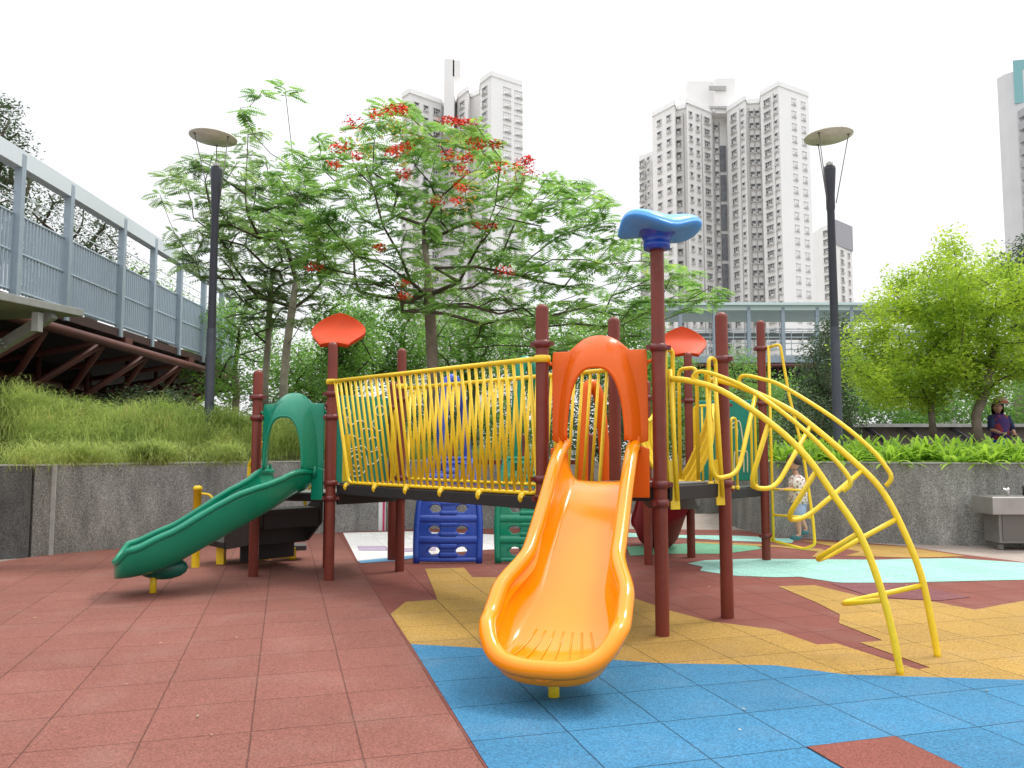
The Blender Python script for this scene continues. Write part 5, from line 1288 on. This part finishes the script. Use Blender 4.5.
# dark trees
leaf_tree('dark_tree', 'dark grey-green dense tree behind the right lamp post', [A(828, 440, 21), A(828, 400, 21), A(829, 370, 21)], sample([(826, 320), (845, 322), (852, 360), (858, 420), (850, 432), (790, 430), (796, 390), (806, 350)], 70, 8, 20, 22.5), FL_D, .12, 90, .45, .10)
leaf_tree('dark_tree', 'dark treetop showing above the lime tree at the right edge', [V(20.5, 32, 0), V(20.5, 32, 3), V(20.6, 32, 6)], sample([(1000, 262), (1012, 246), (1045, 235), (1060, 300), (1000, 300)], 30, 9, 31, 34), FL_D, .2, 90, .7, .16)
leaf_tree('leafy_shrub', 'pale green bushy tree under the far footbridge behind the maroon posts', [A(742, 430, 24), A(742, 400, 24), A(743, 380, 24)], sample([(715, 380), (735, 348), (760, 362), (780, 400), (790, 440), (760, 450), (710, 445), (690, 430)], 55, 9, 22, 26), FL_M, .1, 80, .5, .10)
leaf_tree('leafy_shrub', 'grey-green bush over the right planter wall beneath the arched ladder', [A(800, 450, 16), A(800, 440, 16), A(801, 425, 16)], sample([(775, 405), (800, 395), (835, 400), (850, 435), (840, 452), (775, 452)], 34, 8, 15, 17), FL_D, .05, 60, .3, .07)
# trees behind the left walkway
leaf_tree('roadside_tree', 'large dark green tree rising behind the walkway at the far left', [V(-21, 31, 0), V(-21, 31, 4), V(-21, 31, 8)], sample([(-40, 130), (-5, 95), (15, 105), (22, 130), (34, 160), (28, 200), (30, 260), (-40, 270)], 80, 12, 29, 33, [(4, 106), (28, 145)]), FL_D, .35, 75, .62, .15)
leaf_tree('roadside_tree', 'low loose green tree seen through the walkway railing', [V(-19.5, 36, 0), V(-19.5, 36, 4), V(-19.5, 36, 6.5)], sample([(25, 215), (50, 190), (90, 205), (125, 235), (130, 280), (20, 290)], 60, 12, 34, 38), FL_D, .3, 65, .72, .15)
leaf_tree('roadside_tree', 'pale green tree tops just above the far end of the walkway', [V(-15.2, 34.5, 0), V(-15, 34.5, 4), V(-15, 34.5, 6)], sample([(120, 270), (150, 262), (175, 280), (200, 300), (190, 330), (110, 320)], 34, 11, 31, 33), FL_M, .2, 50, .6, .12)
# belt of broadleaf trees in the middle distance
belt = [((345, 345), (30, 45), 19.5, 'dense mid-green tree directly behind the orange-red petal cap'), ((395, 340), (42, 42), 22, 'leafy green tree behind the left end of the barred bridge'), ((470, 350), (48, 40), 21, 'broad green tree behind the middle of the barred bridge'), ((545, 350), (48, 42), 23, 'bright green tree behind the top of the orange slide'), ((620, 345), (45, 45), 22, 'soft green tree between the orange hood and the blue-capped post'), ((235, 345), (55, 50), 24, 'dark leafy tree behind the left lamp post and the slim trunks'), ((310, 375), (45, 35), 23, 'low shadowy tree behind the green hood'), ((670, 390), (40, 40), 26, 'green tree behind the ribbed link railing')]
for (cx_, cy_), (rx_, ry_), Y, lab in belt:
    el = [(cx_ + rx_ * math.cos(a) * rnd.uniform(.85, 1.15), cy_ + ry_ * math.sin(a) * rnd.uniform(.85, 1.1)) for a in (2 * math.pi * k / 14 for k in range(14))]
    el += []
    leaf_tree('broadleaf_tree', lab, [A(cx_ + 3, 440, Y), A(cx_, 415, Y), A(cx_ + 2, 390, Y), A(cx_, 370, Y)], sample(el, 42, 11, Y - 1.3, Y + 1.3), FL_M, .11, 120, .5, .11)
# shrubs filling the far ground line
for i, (px, Y, ry_, lab) in enumerate([(430, 19, 28, 'dark shrub seen through the bridge bars near the blue climbing wall'), (520, 19.5, 30, 'green shrub seen through the bridge bars near the green climbing wall'), (600, 20, 28, 'dark shrub behind the foot of the orange hood'), (375, 18.5, 25, 'dark green shrub behind the maze panel'), (300, 19.5, 26, 'shadowy shrub behind the green slide hood'), (680, 22, 30, 'green shrub behind the ribbed railing below the red cap')]):
    el = [(px + 55 * math.cos(a), 428 + ry_ * math.sin(a)) for a in (2 * math.pi * k / 12 for k in range(12))]
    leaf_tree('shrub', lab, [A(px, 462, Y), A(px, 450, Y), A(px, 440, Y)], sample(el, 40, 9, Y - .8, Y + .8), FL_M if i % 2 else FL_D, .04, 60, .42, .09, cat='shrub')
# far-off planting mass closing the view
pts = []
for k in range(1000):
    x = rs.uniform(-46, 62); y = rs.uniform(46, 60); pts.append((x, y, rs.uniform(.4, 5.6 + 1.6 * math.sin(x * .35) + 1.0 * math.sin(x * .9))))
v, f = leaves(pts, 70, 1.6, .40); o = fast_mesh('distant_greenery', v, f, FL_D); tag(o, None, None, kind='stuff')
# feathery ground cover on the left bank
def blades(n, fx, h0, h1, w_, m, name, lean=.6, seg=3):
    P0 = np.array([fx() for _ in range(n)]); a = rs.uniform(0, 2 * np.pi, n); h = rs.uniform(h0, h1, n); ln = rs.uniform(.25, 1, n) * lean * h
    dx = np.stack([np.cos(a), np.sin(a), 0 * a], 1); sd = np.stack([-np.sin(a), np.cos(a), 0 * a], 1) * w_
    Vs = []
    for k in range(seg + 1):
        t = k / seg; c = P0 + dx * (ln * t ** 1.6)[:, None] + np.array([0, 0, 1.0]) * (h * (t - .32 * t ** 3 * (1 + ln / np.maximum(h, .01))))[:, None]; ww = sd * (1 - t * .9)
        Vs.append(np.stack([c - ww, c + ww], 1))
    Va = np.stack(Vs, 1).reshape(-1, 3); base = np.arange(n)[:, None, None] * (2 * (seg + 1)) + (np.arange(seg) * 2)[None, :, None] + np.array([0, 1, 3, 2])[None, None, :]
    o = fast_mesh(name, Va, base.reshape(-1, 4), m); tag(o, None, None, kind='stuff'); return o
lfp = lf; lbk = [V(-13, 15, 1.9), V(-12, 15.5, 1.9), V(-9.5, 14.2, 1.7), V(-9.3, 14.5, 1.75), V(-8.8, 15, 1.75), V(-8, 16, 1.7), V(-7, 16.6, 1.6), V(-6, 17, 1.55), V(-4.5, 17.3, 1.45), V(-3, 17.6, 1.3), V(-1.4, 18, .9), V(.4, 18, .5)]
def bankpt(vmax=1.0, over=0):
    i = rnd.uniform(.0, len(lfp) - 1.01); k = int(i); f = i - k; a = lfp[k].lerp(lfp[k + 1], f); b_ = lbk[k].lerp(lbk[k + 1], f); v = rnd.uniform(-over, vmax); p = a.lerp(b_, v); p.z = max(p.z, 1.05) - .03; return tuple(p)
mound = [(-6.6, 12.3, 1.2, .42), (-5.4, 12.9, 1.0, .40), (-4.6, 13.4, .9, .34), (-8.0, 11.2, 1.2, .35), (-3.6, 14.2, 1.2, .35), (-7.2, 11.4, .9, .3)]
def mz(p):
    return p[2] + sum(h * math.exp(-((p[0] - x) ** 2 + (p[1] - y) ** 2) / (r_ * r_)) for x, y, r_, h in mound)
def bp1():
    p = bankpt(.75, .0); return (p[0], p[1], mz(p) - .1)
CL = []
for _ in range(330):
    p = bp1(); CL.append((p[0], p[1], p[2], rnd.uniform(.6, 1.25)))
def bpc():
    c_ = CL[rnd.randrange(len(CL))]; return (c_[0] + rnd.gauss(0, .10), c_[1] + rnd.gauss(0, .10), c_[2] + rnd.uniform(-.05, .22))
blades(50000, bpc, .14, .50, .0042, FL_G, 'feathery_grass', lean=1.5, seg=4)
def bpe():
    p = bankpt(.42, .0); q = math.sin(p[0] * 3.1) * .10 + math.sin(p[0] * 7.3) * .06; return (p[0] + rnd.gauss(0, .1), p[1], mz(p) - .05 + rnd.uniform(-.05, .28 + q))
blades(26000, bpe, .14, .46, .0042, FL_G, 'feathery_grass', lean=1.5, seg=4)
def bp2():
    p = bankpt(.05, .01); return (p[0], p[1] - .06, 1.12 + rnd.uniform(0, .08))
blades(2600, bp2, .02, .18, .005, FL_G, 'overhanging_grass', lean=4.0)
v, f = leaves([(bp1()[0], bp1()[1] * 0 + q[1], q[2] + .12) for q in (bp1() for _ in range(1))], 1, .1, .05)
cl = []
for _ in range(600):
    p = bpc(); cl.append((p[0], p[1], p[2] + rnd.uniform(.0, .32)))
v, f = leaves(cl, 70, .24, .05, flat=.8, asp=.16); o = fast_mesh('bank_foliage', v, f, FL_G); tag(o, None, None, kind='stuff')
wl = [A(rnd.uniform(60, 240), rnd.uniform(400, 425), rnd.uniform(13, 14.5)) for _ in range(26)] + [A(rnd.uniform(0, 60), rnd.uniform(405, 425), 13) for _ in range(8)]
v, f = leaves([tuple(p) for p in wl], 22, .20, .10, flat=.7, asp=.5); o = fast_mesh('bank_weeds', v, f, FL_S); tag(o, None, None, kind='stuff')
cl = [(rs.uniform(7, 24), rs.uniform(26.5, 30), rs.uniform(1.0, 3.9)) for _ in range(260)]
v, f = leaves(cl, 170, .7, .15, flat=.8); o = fast_mesh('hedge_mass', v, f, FL_M); tag(o, None, None, kind='stuff')
SP = [G(x, 464, 1.2) for x in (70, 76, 92, 141, 148, 150, 152, 219, 224, 22)]
def bps():
    c_ = SP[rnd.randrange(len(SP))]; g_ = rnd.gauss(0, .12); return (c_.x + g_, c_.y + .12 + g_ * .9 + rnd.uniform(-.04, .1), 1.16 + rnd.uniform(0, .22))
blades(2300, bps, .10, .36, .0042, FL_G, 'overhanging_grass', lean=2.6, seg=5)
cl = [A(rnd.uniform(60, 195), rnd.uniform(395, 425), rnd.uniform(18, 23)) for _ in range(90)]
v, f = leaves([tuple(p) for p in cl], 60, .5, .11, flat=.8); o = fast_mesh('bank_thicket', v, f, FL_D); tag(o, None, None, kind='stuff')
# strap-leaved plants in the right bed
def strap_mesh(seed, n=34):
    r_ = np.random.RandomState(seed); b = MB()
    for k in range(n):
        a = r_.uniform(0, 2 * math.pi); L_ = r_.uniform(.32, .58); el = r_.uniform(.45, 1.25); rows = []
        for i in range(6):
            t = i / 5; d = L_ * t; x = math.cos(el) * d; z = math.sin(el) * d - .35 * L_ * t ** 2.4 * (1.5 - el * .6); wd = .019 * math.sin(math.pi * (t * .9 + .08)) ** .5 + .002
            cx_, cy_ = math.cos(a), math.sin(a); rows.append([(cx_ * x - cy_ * wd, cy_ * x + cx_ * wd, z), (cx_ * x, cy_ * x, z - .006), (cx_ * x + cy_ * wd, cy_ * x - cx_ * wd, z)])
        b.grid(rows)
    me = bpy.data.meshes.new('strap_leaf_plant'); me.from_pydata(b.v, [], b.f); me.materials.append(FL_S); return me
sm_ = [strap_mesh(k) for k in range(5)]
k = 0
def place_strap(x, y, z, sc_=1.0):
    global k
    o = bpy.data.objects.new('strap_leaf_plant', sm_[k % 5]); C.objects.link(o); o.location = (x, y, z); o.rotation_euler = (0, 0, rnd.uniform(0, 6.28)); s_ = sc_ * rnd.uniform(1.0, 1.4); o.scale = (s_, s_, s_); k += 1
    tag(o, 'bright green strap-leaved plant in the dense row along the right planter wall', 'plant', 'strap-leaved plants filling the right bed')
cumR = RW[3:]
for row in range(4):
    L_ = 0; 
    for i in range(len(cumR) - 1):
        a, c_ = cumR[i], cumR[i + 1]; n_ = int((c_ - a).length / .26)
        d = (c_ - a).normalized(); nr = Vector((-d.y, d.x, 0))
        for j in range(n_):
            p = a.lerp(c_, (j + rnd.random() * .7) / max(n_, 1)) + nr * (.28 + .36 * row + rnd.uniform(-.1, .1))
            if p.x > 8.6: continue
            place_strap(p.x, p.y, 1.08 + .03 * row)
#@@END
lt = []
for _ in range(70):
    p = V(rnd.uniform(-5, 6), rnd.uniform(3, 12), .012); lt.append(tuple(p))
v, f = leaves(lt, 1, .0, .035, asp=.35); v[:, 2] = .010 + np.abs(v[:, 2] - .012) * .25; o = fast_mesh('leaf_litter', v, f, mat('dry_leaf', (.45, .38, .22), .8, var=.5)); tag(o, None, None, kind='stuff')
for o in list(bpy.data.objects):
    if '_o' in o: del o['_o']
